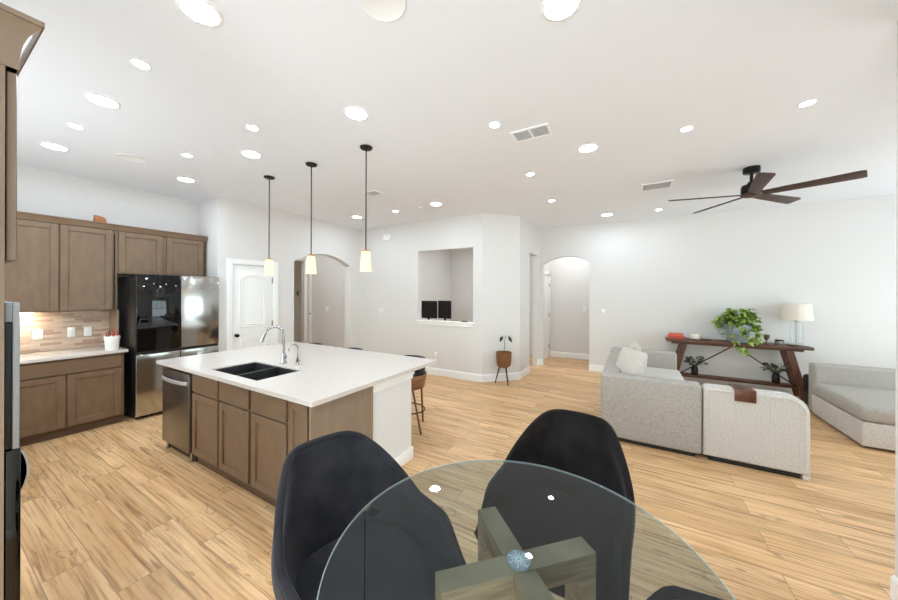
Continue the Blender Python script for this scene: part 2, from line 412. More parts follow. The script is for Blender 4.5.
# wall with the pass-through
w = MB()
w.box((-7.52, YB, 0), (-3.87, YB + 0.13, H)); w.box((-2.60, YB, 0), (-2.41, YB + 0.13, H))
w.box((-3.87, YB, 2.512), (-2.60, YB + 0.13, H)); w.box((-3.87, YB, 0), (-2.60, YB + 0.13, 1.06))
struct('wall_back', w, 'wall', 'light grey wall with the square pass-through opening', 'wall', smooth=False)
struct('wall_angle', MB().prism([(-2.41, YB), (-1.87, 5.945), (-1.985, 6.0), (-2.455, 5.537), (-2.41, 5.537)], 'z', 0, H), 'wall', 'short angled grey wall behind the wicker planter', 'wall', smooth=False)
w = MB()
w.box((-1.99, 5.945, 0), (-1.87, 6.62, H)); w.box((-1.99, 6.62, 2.50), (-1.87, 7.26, H)); w.box((-1.99, 7.26, 0), (-1.87, 8.6, H))
struct('wall_passage', w, 'wall', 'grey wall with a narrow cased opening', 'wall', smooth=False)
w = MB()
w.box((-1.87, YF, 0), (-1.77, YF + 0.13, H)); w.box((-0.80, YF, 0), (5.0, YF + 0.13, H))
arc = arch_pts(-1.285, 0.485, 2.315, 0.155)
w.prism([(-0.80, H), (-1.77, H), (-1.77, 2.315)] + arc[::-1][1:-1] + [(-0.80, 2.315)], 'y', YF, YF + 0.13)
struct('wall_far', w, 'wall', 'long light grey living room wall with an arched hall opening', 'wall', smooth=False)
# living room: east wall with windows, south return, stub beside the camera
w = MB()
w.box((4.9, 2.573, 0), (5.02, 3.4, H)); w.box((4.9, 6.7, 0), (5.02, YF, H)); w.box((4.9, 3.4, 0), (5.02, 6.7, 0.25)); w.box((4.9, 3.4, 2.62), (5.02, 6.7, H))
struct('wall_east', w, 'wall', smooth=False)
struct('wall_return', MB().box((1.352, 2.573, 0), (4.9, 2.693, H)), 'wall', smooth=False)
struct('wall_right', MB().box((1.232, -2.2, 0), (1.352, 2.693, H)), 'wall', 'grey wall end at the right edge of the picture', 'wall', smooth=False)
w = MB()
w.box((-1.75, -2.32, 0), (-1.35, -2.2, H)); w.box((0.95, -2.32, 0), (1.352, -2.2, H)); w.box((-1.35, -2.32, 2.42), (0.95, -2.2, H)); w.box((-1.35, -2.32, 0), (0.95, -2.2, 0.06))
struct('wall_front', w, 'wall', smooth=False)
w = MB()
w.box((XK - 0.12, -0.6, 0), (-5.4, -0.48, H)); w.box((-2.7, -0.6, 0), (-1.63, -0.48, H)); w.box((-5.4, -0.6, 0), (-2.7, -0.48, 1.0)); w.box((-5.4, -0.6, 2.42), (-2.7, -0.48, H))
struct('wall_south', w, 'wall', smooth=False)
struct('wall_nook', MB().box((-1.75, -2.2, 0), (-1.63, -0.6, H)), 'wall', smooth=False)
# study, hall and mud room seen through the openings
w = MB(); w.box((-4.97, 5.537, 0), (-4.85, 8.62, H)); w.box((-4.85, 8.5, 0), (-1.99, 8.62, H))
struct('wall_study', w, 'wall', 'grey study walls seen through the pass-through', 'wall', smooth=False)
w = MB(); w.box((-1.87, 8.55, 0), (0.6, 8.67, H)); w.box((0.5, YF + 0.13, 0), (0.62, 8.55, H))
struct('wall_hall', w, 'wall', 'grey hall wall seen through the far arch', 'wall', smooth=False)
w = MB()
w.box((-7.52, 2.557, 0), (-7.4, 4.50, H)); w.box((-7.52, 5.27, 0), (-7.4, YB, H)); w.box((-7.52, 4.50, 2.46), (-7.4, 5.27, H))
w.box((-9.2, 2.557, 0), (-9.08, YB + 1.2, H)); w.box((-9.08, YB + 1.08, 0), (-7.4, YB + 1.2, H)); w.box((-9.08, 3.6, 0), (-7.52, 3.72, H))
w.box((-7.4, 2.557, 0), (-6.30, 2.62, H)); w.box((-7.4, 3.50, 0), (XP - 0.173, 3.60, H))
struct('wall_mudroom', w, 'wall', 'grey back hall walls seen through the left arch', 'wall', smooth=False)

# baseboards
def base(name, segs, label=None):
    mb = MB()
    for (x0, y0), (x1, y1), (nx, ny) in segs:
        d = Vector((x1 - x0, y1 - y0, 0)); L = d.length; a = math.atan2(d.y, d.x)
        mt = Matrix.Translation((x0, y0, 0)) @ Matrix.Rotation(a, 4, 'Z')
        sgn = 1 if (Vector((-d.y, d.x, 0)).dot(Vector((nx, ny, 0))) > 0) else -1
        poly = [(0.0, 0.0), (0.016 * sgn, 0.0), (0.016 * sgn, 0.115), (0.008 * sgn, 0.132), (0.0, 0.134)]
        A = [mb.bm.verts.new(mt @ Vector((0, p[0], p[1]))) for p in poly]; B = [mb.bm.verts.new(mt @ Vector((L, p[0], p[1]))) for p in poly]
        mb.bm.faces.new(A); mb.bm.faces.new(B[::-1])
        for i in range(5): mb.bm.faces.new((A[i], B[i], B[(i + 1) % 5], A[(i + 1) % 5]))
    return struct(name, mb, 'trim', label, 'baseboard' if label else None, smooth=False)
base('baseboard_back', [((XP, YB), (-2.40, YB), (0, -1))], 'white baseboard under the pass-through wall')
base('baseboard_angle', [((-2.41, YB - 0.002), (-1.868, 5.943), (1, -1))], 'white baseboard behind the wicker planter')
base('baseboard_passage', [((-1.87, 5.945), (-1.87, 6.62), (1, 0)), ((-1.87, 7.26), (-1.87, YF), (1, 0))], 'white baseboard beside the narrow opening')
base('baseboard_far', [((-1.87, YF), (-1.77, YF), (0, -1)), ((-0.80, YF), (4.9, YF), (0, -1))], 'white baseboard along the living room wall')
base('baseboard_hall', [((-1.87, 8.55), (0.5, 8.55), (0, -1))], 'white baseboard at the end of the hall')
base('baseboard_pantry', [((XP, 2.44), (XP, 2.56), (1, 0)), ((XP, 3.42), (XP, 3.724), (1, 0)), ((XP, 5.10), (XP, YB), (1, 0))])
base('baseboard_right', [((1.232, 2.693), (1.232, -2.2), (-1, 0))], 'white baseboard at the foot of the right wall end')

# pass-through ledge
tr = MB(); tr.box((-3.895, YB - 0.035, 1.06), (-2.575, YB + 0.14, 1.088), 0.004); tr.box((-3.875, YB - 0.02, 1.0), (-2.595, YB, 1.06), 0.003)
struct('trim_1', tr, 'trim', 'white ledge along the bottom of the pass-through', 'ledge')

# pantry door and casing
def casing(mb, y0, y1, z1, x, wd=0.085, t=0.02):
    mb.box((x, y0 - wd, 0), (x + t, y0, z1 + wd), 0.004); mb.box((x, y1, 0), (x + t, y1 + wd, z1 + wd), 0.004); mb.box((x, y0, z1), (x + t, y1, z1 + wd), 0.004)
c = MB(); casing(c, 2.655, 3.325, 2.10, XP); c.box((XP - 0.173, 2.645, 0), (XP, 2.66, 2.105)); c.box((XP - 0.173, 3.32, 0), (XP, 3.335, 2.105))
struct('trim_2', c, 'trim', 'white casing around the pantry door', 'door casing')
dr = MB(); dr.box((XP - 0.05, 2.662, 0.012), (XP - 0.012, 3.318, 2.098), 0.003)
def ridge(pts, r=0.013):
    dr.tube([(XP - 0.012, p[0], p[1]) for p in pts], r, 8)
arcp = arch_pts(2.99, 0.215, 1.86, 0.085, 14)
for off in (0.0, 0.035):
    arcp = arch_pts(2.99, 0.215 - off, 1.86 - off * 0.3, 0.085 - off * 0.3, 14)
    ridge([(2.99 - 0.215 + off, 1.08 + off)] + arcp[::-1] + [(2.99 + 0.215 - off, 1.08 + off), (2.99 - 0.215 + off, 1.08 + off)])
    ridge([(2.775 + off, 0.2 + off), (2.775 + off, 0.88 - off), (3.205 - off, 0.88 - off), (3.205 - off, 0.2 + off), (2.775 + off, 0.2 + off)])
d1 = struct('door_1', dr, 'trim', 'white two panel pantry door with an arched upper panel', 'door')
k = MB(); k.lathe([(0, 0), (0.028, 0.002), (0.028, 0.008), (0.010, 0.012), (0.010, 0.03), (0.024, 0.038), (0.028, 0.052), (0.02, 0.064), (0, 0.067)], n=16)
for v in k.bm.verts: v.co = Vector((XP - 0.012 + v.co.z, 2.722 + v.co.x, 0.95 + v.co.y))
k.build('door_knob', 'bronze', d1)
for zz in (1.86, 1.10, 0.25):
    MB().box((XP - 0.014, 3.305, zz - 0.05), (XP + 0.006, 3.322, zz + 0.05), 0.003).build('hinge', 'brass', d1)
# hall door on the left of the far hall
hd = MB(); hd.box((-1.87, YF + 0.16, 0), (-1.845, YF + 0.25, 2.18), 0.003); hd.box((-1.87, 8.36, 0), (-1.845, 8.45, 2.18), 0.003); hd.box((-1.87, YF + 0.16, 2.10), (-1.845, 8.45, 2.18), 0.003)
struct('trim_3', hd, 'trim', 'white door casing in the far hall', 'door casing')
hd = MB(); hd.box((-1.868, YF + 0.25, 0.012), (-1.858, 8.36, 2.10)); 
d2 = struct('door_2', hd, 'trim', 'white door in the far hall seen through the arch', 'door')
for zz in (1.86, 1.10, 0.3): MB().box((-1.858, 8.335, zz - 0.05), (-1.838, 8.36, zz + 0.05), 0.003).build('hinge', 'brass', d2)
# mud room doorway casing and open door edge
c = MB(); c.box((-7.4, 5.27, 0), (-7.375, 5.36, 2.55), 0.004); c.box((-7.4, 4.41, 0), (-7.375, 4.50, 2.55), 0.004); c.box((-7.4, 4.50, 2.46), (-7.375, 5.27, 2.55), 0.004)
struct('trim_4', c, 'trim', 'white doorway casing in the back hall through the left arch', 'door casing')
dr = MB(); dr.box((-7.36, 5.365, 0.012), (-6.66, 5.40, 2.08), 0.003)
d3 = struct('door_3', MB().box((-7.37, 5.375, 0.012), (-7.27, 5.407, 2.43), 0.003), 'trim', 'white door edge beside the back hall doorway', 'door')
MB().lathe([(0, 0), (0.02, 0.002), (0.02, 0.03), (0.0, 0.034)], (-7.30, 5.375, 1.08), 12).build('door_knob', 'bronze', d3)
dr.bm.free()
# glazing: living room windows and an unseen dining slider added for light
def window_x(idx, y0, y1, z0, z1, x, n):
    f = MB(); t = 0.05
    f.box((x - 0.03, y0, z0), (x + 0.03, y1, z0 + t)); f.box((x - 0.03, y0, z1 - t), (x + 0.03, y1, z1))
    for i in range(n + 1):
        yy = y0 + (y1 - y0 - t) * i / n; f.box((x - 0.03, yy, z0 + t), (x + 0.03, yy + t, z1 - t))
        if i < n: f.box((x - 0.02, yy + t, (z0 + z1) / 2), (x + 0.02, yy + (y1 - y0 - t) / n, (z0 + z1) / 2 + 0.04))
    o = struct('window_%d' % idx, f, 'trim', smooth=False)
    MB().box((x - 0.004, y0 + t, z0 + t), (x + 0.004, y1 - t, z1 - t)).build('pane', 'paneglass', o, smooth=False)
window_x(1, 3.4, 6.7, 0.25, 2.62, 4.95, 3)
f = MB(); x0, x1 = -1.35, 0.95
for xx in (x0, (x0 + x1) / 2 - 0.03, x1 - 0.06): f.box((xx, -2.29, 0.06), (xx + 0.06, -2.23, 2.42))
f.box((x0, -2.29, 0.06), (x1, -2.23, 0.12)); f.box((x0, -2.29, 2.36), (x1, -2.23, 2.42))
o = struct('window_2', f, 'trim', smooth=False)
MB().box((x0 + 0.06, -2.264, 0.12), (x1 - 0.06, -2.256, 2.36)).build('pane', 'paneglass', o, smooth=False)

f = MB(); x0, x1 = -5.4, -2.7  # unseen kitchen window, added to let light into the kitchen
for xx in (x0, (x0 + x1) / 2 - 0.03, x1 - 0.06): f.box((xx, -0.57, 1.0), (xx + 0.06, -0.51, 2.42))
f.box((x0, -0.57, 1.0), (x1, -0.51, 1.06)); f.box((x0, -0.57, 2.36), (x1, -0.51, 2.42))
o = struct('window_3', f, 'trim', smooth=False)
MB().box((x0 + 0.06, -0.544, 1.06), (x1 - 0.06, -0.536, 2.36)).build('pane', 'paneglass', o, smooth=False)

# ------------------------------------------------------------------ cabinets
def fr(origin, u, n):
    u = Vector(u); n = Vector(n); z = Vector((0, 0, 1)); m = Matrix((u, n, z)).transposed().to_4x4(); m.translation = Vector(origin); return m
def shaker(mb, mt, w, z0, z1, t=0.02, rail=0.062):
    for a, b, c, d in ((0, rail, z0, z1), (w - rail, w, z0, z1), (rail, w - rail, z0, z0 + rail), (rail, w - rail, z1 - rail, z1)):
        mb.box((a, 0, c), (b, t, d), 0.0022, 1, mt)
    mb.box((rail - 0.004, 0, z0 + rail - 0.004), (w - rail + 0.004, t * 0.42, z1 - rail + 0.004), 0, 1, mt)
    # sloped inner bead
    bd = 0.008
    for a, b, c, d in ((rail, rail + bd, z0 + rail, z1 - rail), (w - rail - bd, w - rail, z0 + rail, z1 - rail), (rail, w - rail, z0 + rail, z0 + rail + bd), (rail, w - rail, z1 - rail - bd, z1 - rail)):
        mb.box((a, 0, c), (b, t * 0.72, d), 0.002, 1, mt)
def slabfront(mb, mt, w, z0, z1, t=0.02): mb.box((0, 0, z0), (w, t, z1), 0.003, 1, mt)
def carcass(mb, mt, w, d, z0, z1, t=0.018, top=False, face=0.03):
    # open box with a face frame; local y = outward, box lies at y in [-d, 0]
    mb.box((0, -d, z0), (t, 0, z1), 0, 1, mt); mb.box((w - t, -d, z0), (w, 0, z1), 0, 1, mt)
    mb.box((t, -d, z0), (w - t, 0, z0 + t), 0, 1, mt); mb.box((t, -d, z0 + t), (w - t, -d + 0.008, z1), 0, 1, mt)
    if top: mb.box((t, -d + 0.008, z1 - t), (w - t, 0, z1), 0, 1, mt)
    mb.box((t, -0.018, z1 - face), (w - t, 0, z1), 0, 1, mt)
    mb.box((t, -0.018, z0 + t), (t + 0.012, 0, z1 - face), 0, 1, mt); mb.box((w - t - 0.012, -0.018, z0 + t), (w - t, 0, z1 - face), 0, 1, mt)

# --- kitchen wall: base cabinet, worktop, backsplash, uppers
bx = -5.57
def base_unit(y0, y1, label, hide=False):
    t = thing('base_cabinet', label, 'cabinet', (bx, y0, 0), group='base cabinets on the kitchen wall')
    mt = fr((bx, y0, 0), (0, 1, 0), (1, 0, 0)); w = y1 - y0
    mb = MB(); carcass(mb, mt, w, 0.585, 0.10, 0.888); mb.box((w / 2 - 0.02, -0.018, 0.12), (w / 2 + 0.02, 0, 0.70), 0, 1, mt); mb.box((0.03, -0.018, 0.68), (w - 0.03, 0, 0.72), 0, 1, mt)
    mb.build('body', 'cab', t, smooth=False)
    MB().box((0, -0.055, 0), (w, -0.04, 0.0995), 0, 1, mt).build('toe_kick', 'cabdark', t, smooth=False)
    mb = MB(); m2 = fr((bx, y0 + 0.02, 0), (0, 1, 0), (1, 0, 0)); slabfront(mb, m2, w - 0.045, 0.715, 0.865); mb.build('drawer', 'cabx', t)
    dw = (w - 0.045 - 0.014) / 2
    for i in range(2):
        mb = MB(); shaker(mb, fr((bx, y0 + 0.02 + i * (dw + 0.014), 0), (0, 1, 0), (1, 0, 0)), dw, 0.115, 0.70); mb.build('door', 'cab', t)
base_unit(0.482, 1.425, 'brown base cabinet with one wide drawer over two doors, left of the fridge')
base_unit(-0.47, 0.480, 'brown base cabinet behind the wall oven, farthest from the fridge')
top = MB().box((XK + 0.006, -0.475, 0.890), (-5.514, 1.452, 0.924), 0.003).build('worktop', 'quartz')
tag(top, 'white quartz worktop on the wall cabinets left of the fridge', 'worktop')
sp = struct('backsplash', MB().box((XK, -0.475, 0.926), (XK + 0.008, 1.43, 1.425)), 'tile', 'beige strip tile backsplash between the worktop and upper cabinets', 'backsplash', smooth=False)
ux = -5.852
def upper_unit(y0, y1, z0, label, doors, zt=2.455):
    t = thing('wall_cabinet', label, 'cabinet', (ux, y0, z0), group='upper cabinets on the kitchen wall')
    mt = fr((ux, y0, 0), (0, 1, 0), (1, 0, 0)); w = y1 - y0
    mb = MB(); carcass(mb, mt, w, 0.325, z0, zt, top=True, face=0.055); mb.box(((doors[0][1] + doors[1][0]) / 2 - y0 - 0.035, -0.018, z0 + 0.018), ((doors[0][1] + doors[1][0]) / 2 - y0 + 0.035, 0, zt - 0.055), 0, 1, mt); mb.box((doors[1][1] - y0 - 0.02, -0.0178, z0 + 0.018), (w - 0.018, 0, zt - 0.055), 0, 1, mt); mb.build('body', 'cab', t, smooth=False)
    for a, b in doors:
        mb = MB(); shaker(mb, fr((ux, a, 0), (0, 1, 0), (1, 0, 0)), b - a, z0 + 0.012, zt - 0.012); mb.build('door', 'cab', t)
    mb = MB()  # crown
    pr = [(0, zt - 0.006), (0.022, zt - 0.006), (0.026, zt + 0.01), (0.040, zt + 0.05), (0.050, zt + 0.058), (0.050, zt + 0.07), (0, zt + 0.07)]
    A = [mb.bm.verts.new(mt @ Vector((0, p[0], p[1]))) for p in pr]; B = [mb.bm.verts.new(mt @ Vector((w, p[0], p[1]))) for p in pr]
    mb.bm.faces.new(A); mb.bm.faces.new(B[::-1])
    for i in range(7): mb.bm.faces.new((A[i], B[i], B[(i + 1) % 7], A[(i + 1) % 7]))
    mb.box((0, -0.30, zt), (w, 0, zt + 0.07), 0, 1, mt)
    mb.build('crown', 'cabx', t, smooth=False)
    return t
ta = upper_unit(0.482, 1.428, 1.41, 'tall brown upper cabinet with two doors, above the lit backsplash', [(0.497, 0.936), (0.947, 1.381)])
upper_unit(1.430, 2.434, 1.885, 'short brown upper cabinet with two doors, above the fridge', [(1.440, 1.888), (1.934, 2.388)])
upper_unit(-0.47, 0.480, 1.41, 'tall brown upper cabinet partly behind the wall oven', [(-0.455, 0.0), (0.01, 0.465)])
pn = MB().box((XK + 0.004, 1.436, 0.9245), (-5.86, 1.450, 1.409)).build('filler_panel', 'panel', smooth=False)
tag(pn, 'narrow brown upright panel between the backsplash and the fridge', 'panel')
# under-cabinet light strip
u = thing('under_cabinet_light', 'slim lit strip under the tall upper cabinet, above the backsplash', 'light', (-6.05, 0.55, 1.40))
MB().box((-6.07, 0.50, 1.398), (-6.03, 0.78, 1.4095), 0.002).build('lens', emit_mat('strip_glow', (1, 0.86, 0.66), 130.0), u)
# outlets on the backsplash
def plate(name, label, cat, c, u, n, w=0.075, h=0.118, kind='outlet', group=None):
    o = MB(); mt = fr(c, u, n); o.box((-w / 2, 0, -h / 2), (w / 2, 0.006, h / 2), 0.002, 2, mt)
    t = thing(name, label, cat, c, group=group)
    o.build('cover_plate', 'plate', t)
    cnt = max(1, round(w / 0.06))
    for i in range(cnt):
        a = (i - (cnt - 1) / 2) * 0.046
        if kind == 'outlet':
            for zz in (-0.022, 0.022): MB().box((a - 0.015, 0.006, zz - 0.014), (a + 0.015, 0.0085, zz + 0.014), 0.004, 2, mt).build('socket', 'grille', t)
        else:
            MB().box((a - 0.016, 0.006, -0.033), (a + 0.016, 0.010, 0.033), 0.002, 2, mt).build('rocker', 'trim', t)
    return t
xs = XK + 0.008
plate('wall_outlet', 'white outlet on the backsplash nearest the wall oven', 'outlet', (xs, 0.832, 1.135), (0, 1, 0), (1, 0, 0), 0.078, 0.125, group='outlets on the backsplash')
plate('wall_outlet', 'white outlet in the middle of the backsplash', 'outlet', (xs, 1.094, 1.135), (0, 1, 0), (1, 0, 0), 0.066, 0.125, group='outlets on the backsplash')
plate('wall_outlet', 'white outlet on the backsplash nearest the fridge, above the white tub', 'outlet', (xs, 1.236, 1.128), (0, 1, 0), (1, 0, 0), 0.07, 0.12, group='outlets on the backsplash')
# white tub with red sticks
t = thing('tub', 'small white tub on the worktop beside the fridge', 'tub', (-5.60, 1.325, 0.9245))
MB().lathe([(0, 0), (0.056, 0), (0.059, 0.004), (0.068, 0.15), (0.072, 0.152), (0.072, 0.175), (0.064, 0.175), (0.053, 0.008), (0, 0.008)], (-5.60, 1.325, 0.9245), 28).build('body', 'plate', t)
for i in range(5):
    a = i * 1.3
    p = Vector((-5.60 + 0.03 * math.cos(a), 1.325 + 0.03 * math.sin(a), 0.934)); q = p + Vector((0.022 * math.cos(a + 0.5), 0.024 * math.sin(a + 0.5), 0.215 + 0.02 * (i % 3)))
    s = MB().tube([p, q], 0.006, 8).build('marker', 'redstick')
    tag(s, 'red stick standing in the small white tub', 'stick', 'red sticks in the white tub')
# wooden block on the cabinets
bk = MB(); bk.prism([(1.24, 2.526), (1.355, 2.526), (1.345, 2.60), (1.30, 2.622), (1.245, 2.63)], 'x', -5.99, -5.93, 0.004)
tag(bk.build('wooden_block', 'rust'), 'small orange brown wooden block on top of the tall upper cabinet', 'ornament')

# --- fridge
fx = -5.457
t = thing('fridge', 'four door fridge with a black glass upper left door and stainless doors', 'fridge', (fx, 1.97, 0))
b = MB(); b.box((fx - 0.70, 1.510, 0.03), (fx - 0.075, 2.436, 1.845), 0.006)
b.build('body', 'fridgeside', t)
b = MB()
for y in (1.56, 2.36):
    for x in (fx - 0.65, fx - 0.14): MB().lathe([(0, 0), (0.02, 0), (0.02, 0.03), (0, 0.03)], (x, y, 0), 10).build('foot', 'blackplastic', t)
    MB().box((fx - 0.10, y - 0.04, 1.845), (fx - 0.02, y + 0.04, 1.868), 0.004).build('hinge_cover', 'blackplastic', t)
b.box((fx - 0.12, 1.53, 0.005), (fx - 0.09, 2.41, 0.05)); b.build('grille', 'blackplastic', t, smooth=False)
def fdoor(name, y0, y1, z0, z1, m):
    return MB().box((fx - 0.07, y0, z0), (fx, y1, z1), 0.007, 3).build(name, m, t)
fdoor('door', 1.505, 1.963, 0.05, 0.838, 'steel'); fdoor('door', 1.971, 2.441, 0.05, 0.838, 'steel')
dl = fdoor('door', 1.505, 1.963, 0.872, 1.878, 'blackplastic'); fdoor('door', 1.971, 2.441, 0.872, 1.878, 'steel')
dl['label'] = 'black door faced with dark glass'
MB().box((fx, 1.512, 0.88), (fx + 0.005, 1.957, 1.87), 0.002).build('glass_panel', 'blackglass', dl)
MB().box((fx - 0.09, 1.508, 0.840), (fx - 0.018, 2.438, 0.870)).build('handle_recess', 'blackplastic', t, smooth=False)

# --- tall oven cabinet at the left edge
tx = -1.65
t = thing('tall_oven_cabinet', 'tall pale brown cabinet with crown moulding at the left edge', 'cabinet', (tx, -0.15, 0))
b = MB()
b.box((tx - 0.02, -0.475, 0), (tx, 0.160, 2.44)); b.box((tx - 0.80, -0.475, 0), (tx - 0.78, 0.158, 2.44))
b.box((tx - 0.78, -0.475, 0.1), (tx - 0.02, -0.465, 2.44)); b.box((tx - 0.78, -0.465, 2.42), (tx - 0.02, 0.158, 2.44)); b.box((tx - 0.78, -0.465, 1.64), (tx - 0.02, 0.15, 1.66)); b.box((tx - 0.78, -0.465, 0.28), (tx - 0.02, 0.15, 0.30))
b.build('body', 'tower', t, smooth=False)
b = MB(); m2 = fr((tx - 0.008, 0.163, 0), (-1, 0, 0), (0, 1, 0))
shaker(b, m2, 0.388, 1.745, 2.325); b.build('door', 'tower', t)
b = MB(); m2 = fr((tx - 0.404, 0.163, 0), (-1, 0, 0), (0, 1, 0)); shaker(b, m2, 0.388, 1.745, 2.325); b.build('door', 'tower', t)
MB().box((tx - 0.79, 0.160, 0.12), (tx - 0.008, 0.180, 0.27), 0.003).build('drawer', 'tower', t)
b = MB()  # crown with a mitred return
pr = [(0.0, 2.335), (0.003, 2.335), (0.003, 2.352), (0.005, 2.385), (0.010, 2.415), (0.019, 2.442), (0.031, 2.462), (0.041, 2.472), (0.041, 2.478), (0.046, 2.479), (0.046, 2.495), (0.0, 2.495)]
path = [(tx, -0.47, 1, 0), (tx, 0.182, 1, 1), (tx - 0.80, 0.182, 0, 1)]
rings = [[b.bm.verts.new((px + p[0] * nx, py + p[0] * ny, p[1])) for p in pr] for px, py, nx, ny in path]
for A, B in zip(rings, rings[1:]):
    for i in range(len(pr) - 1): b.bm.faces.new((A[i], B[i], B[i + 1], A[i + 1]))
b.bm.faces.new(rings[0]); b.bm.faces.new(rings[-1][::-1])
b.box((tx - 0.80, -0.47, 2.441), (tx, 0.182, 2.495))
b.build('crown', 'tower', t, smooth=True, angle=28)
# built-in ovens
t = thing('built_in_microwave', 'stainless framed built in microwave in the tall cabinet at the left edge', 'microwave', (tx - 0.4, 0.16, 1.1))
MB().box((tx - 0.77, -0.30, 1.17), (tx - 0.03, 0.160, 1.60)).build('body', 'blackplastic', t, smooth=False)
b = MB(); b.box((tx - 0.775, 0.177, 1.157), (tx - 0.02, 0.1905, 1.615), 0.002); b.box((tx - 0.775, 0.163, 1.555), (tx - 0.02, 0.1765, 1.615), 0.001)
b.build('front_frame', 'greysteel', t)
MB().box((tx - 0.77, 0.163, 1.16), (tx - 0.024, 0.1765, 1.553), 0.001).build('inner_door', 'blackplastic', t)
MB().box((tx - 0.74, 0.1905, 1.20), (tx - 0.05, 0.1925, 1.57), 0.001).build('glass_panel', 'blackglass', t)
t = thing('wall_oven', 'black wall oven with a curved steel handle below the built in microwave', 'oven', (tx - 0.4, 0.16, 0.4))
MB().box((tx - 0.77, -0.40, 0.31), (tx - 0.03, 0.160, 1.14)).build('body', 'blackplastic', t, smooth=False)
MB().box((tx - 0.775, 0.163, 0.305), (tx - 0.02, 0.1935, 1.155), 0.003).build('door', 'blackglass', t)
hb = MB(); n = 12
ou = [(0.194 + 0.020 * math.sin(math.pi * i / n) ** 0.8, 1.148 - 0.145 * i / n) for i in range(n + 1)]
inn = [(0.1938 + 0.014 * math.sin(math.pi * i / n) ** 0.8, 1.142 - 0.133 * i / n) for i in range(n, -1, -1)]
hb.prism(ou + inn, 'x', tx - 0.74, tx - 0.045); hb.build('handle', 'steel', t)

# ------------------------------------------------------------------ island
ix0, ix1, iy0, iy1 = -4.358, -1.827, 1.362, 2.917
fy = 1.42                                            # face-frame plane of the island, fronts stand 2 cm proud
def island_unit(x0, x1, label, doors, drawers, z_door=(0.107, 0.687), panel=False):
    t = thing('island_cabinet', label, 'cabinet', (x0, fy, 0), group='cabinets along the front of the island')
    mt = fr((x1, fy, 0), (-1, 0, 0), (0, -1, 0)); w = x1 - x0
    mb = MB(); carcass(mb, mt, w, 0.57, 0.10, 0.89, face=0.025)
    if drawers: mb.box((0.03, -0.018, 0.675), (w - 0.03, 0, 0.715), 0, 1, mt)
    if len(doors) == 2:
        cxm = (doors[0][1] + doors[1][0]) / 2; mb.box((x1 - cxm - 0.03, -0.018, 0.12), (x1 - cxm + 0.03, 0, 0.87), 0, 1, mt)
    mb.build('body', 'cab', t, smooth=False)
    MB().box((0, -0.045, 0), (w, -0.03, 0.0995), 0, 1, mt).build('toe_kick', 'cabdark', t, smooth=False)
    for a, b_ in doors:
        mb = MB(); shaker(mb, fr((b_, fy, 0), (-1, 0, 0), (0, -1, 0)), b_ - a, z_door[0], z_door[1], rail=0.058 if b_ - a > 0.3 else 0.05); mb.build('door', 'cab', t)
    for a, b_ in drawers:
        mb = MB(); slabfront(mb, fr((b_, fy, 0), (-1, 0, 0), (0, -1, 0)), b_ - a, 0.705, 0.865); mb.build('drawer', 'cabx', t)
    if panel:
        MB().box((x1, fy - 0.018, 0.0), (x1 + 0.018, 2.0, 0.89)).build('end_panel', 'panel', t, smooth=False)
    return t
island_unit(-3.652, -2.643, 'wide island cabinet below the sink beside the dishwasher, two doors under two fronts', [(-3.635, -3.156), (-3.130, -2.662)], [(-3.635, -3.156), (-3.130, -2.662)])
island_unit(-2.641, -2.155, 'island cabinet with one drawer over one door, right of the sink cabinet', [(-2.622, -2.168)], [(-2.622, -2.168)])
island_unit(-2.153, -1.908, 'narrow island cabinet at the end, one tall door', [(-2.140, -1.932)], [], (0.107, 0.865), True)
# dishwasher
t = thing('dishwasher', 'stainless dishwasher with a bar handle at the far end of the island', 'dishwasher', (-3.985, fy, 0))
MB().box((-4.26, fy + 0.015, 0.10), (-3.67, 1.98, 0.87)).build('body', 'blackplastic', t, smooth=False)
MB().box((-4.268, fy - 0.038, 0.10), (-3.662, fy + 0.012, 0.858), 0.006, 2).build('door', 'steel_dark', t)
hb = MB(); hb.box((-4.29, fy - 0.062, 0.755), (-3.69, fy - 0.052, 0.785), 0.004)
n = 12; pts = [(-4.25 + 0.57 * i / n, fy - 0.040 - 0.035 * math.sin(math.pi * i / n) ** 0.5, 0.77) for i in range(n + 1)]
hb.bm.free(); hb = MB()
def bar(u, v):
    i = min(int(u * n), n - 1); f_ = u * n - i; p = Vector(pts[i]).lerp(Vector(pts[i + 1]), f_)
    return p
for zz, dy in ((0.0, 0.0),):
    vs = [[hb.bm.verts.new(Vector(p) + Vector((0, dy_, dz))) for dy_, dz in ((0, -0.018), (-0.008, -0.014), (-0.008, 0.014), (0, 0.018), (0.006, 0.014), (0.006, -0.014))] for p in pts]
    for A, B in zip(vs, vs[1:]):
        for j in range(6): hb.bm.faces.new((A[j], B[j], B[(j + 1) % 6], A[(j + 1) % 6]))
    hb.bm.faces.new(vs[0]); hb.bm.faces.new(vs[-1][::-1])
hb.build('handle', 'handlesteel', t)
MB().box((-4.02, fy - 0.0395, 0.195), (-3.96, fy - 0.038, 0.207)).build('badge', 'steel', t, smooth=False)
MB().box((-4.26, fy + 0.03, 0.0), (-3.665, fy + 0.045, 0.0995)).build('toe_kick', 'blackplastic', t, smooth=False)
for xx in (-4.245, -3.70): MB().lathe([(0, 0), (0.018, 0), (0.018, 0.012), (0.012, 0.014), (0.012, 0.0995), (0, 0.0995)], (xx, fy + 0.005, 0), 10).build('foot', 'steel', t)
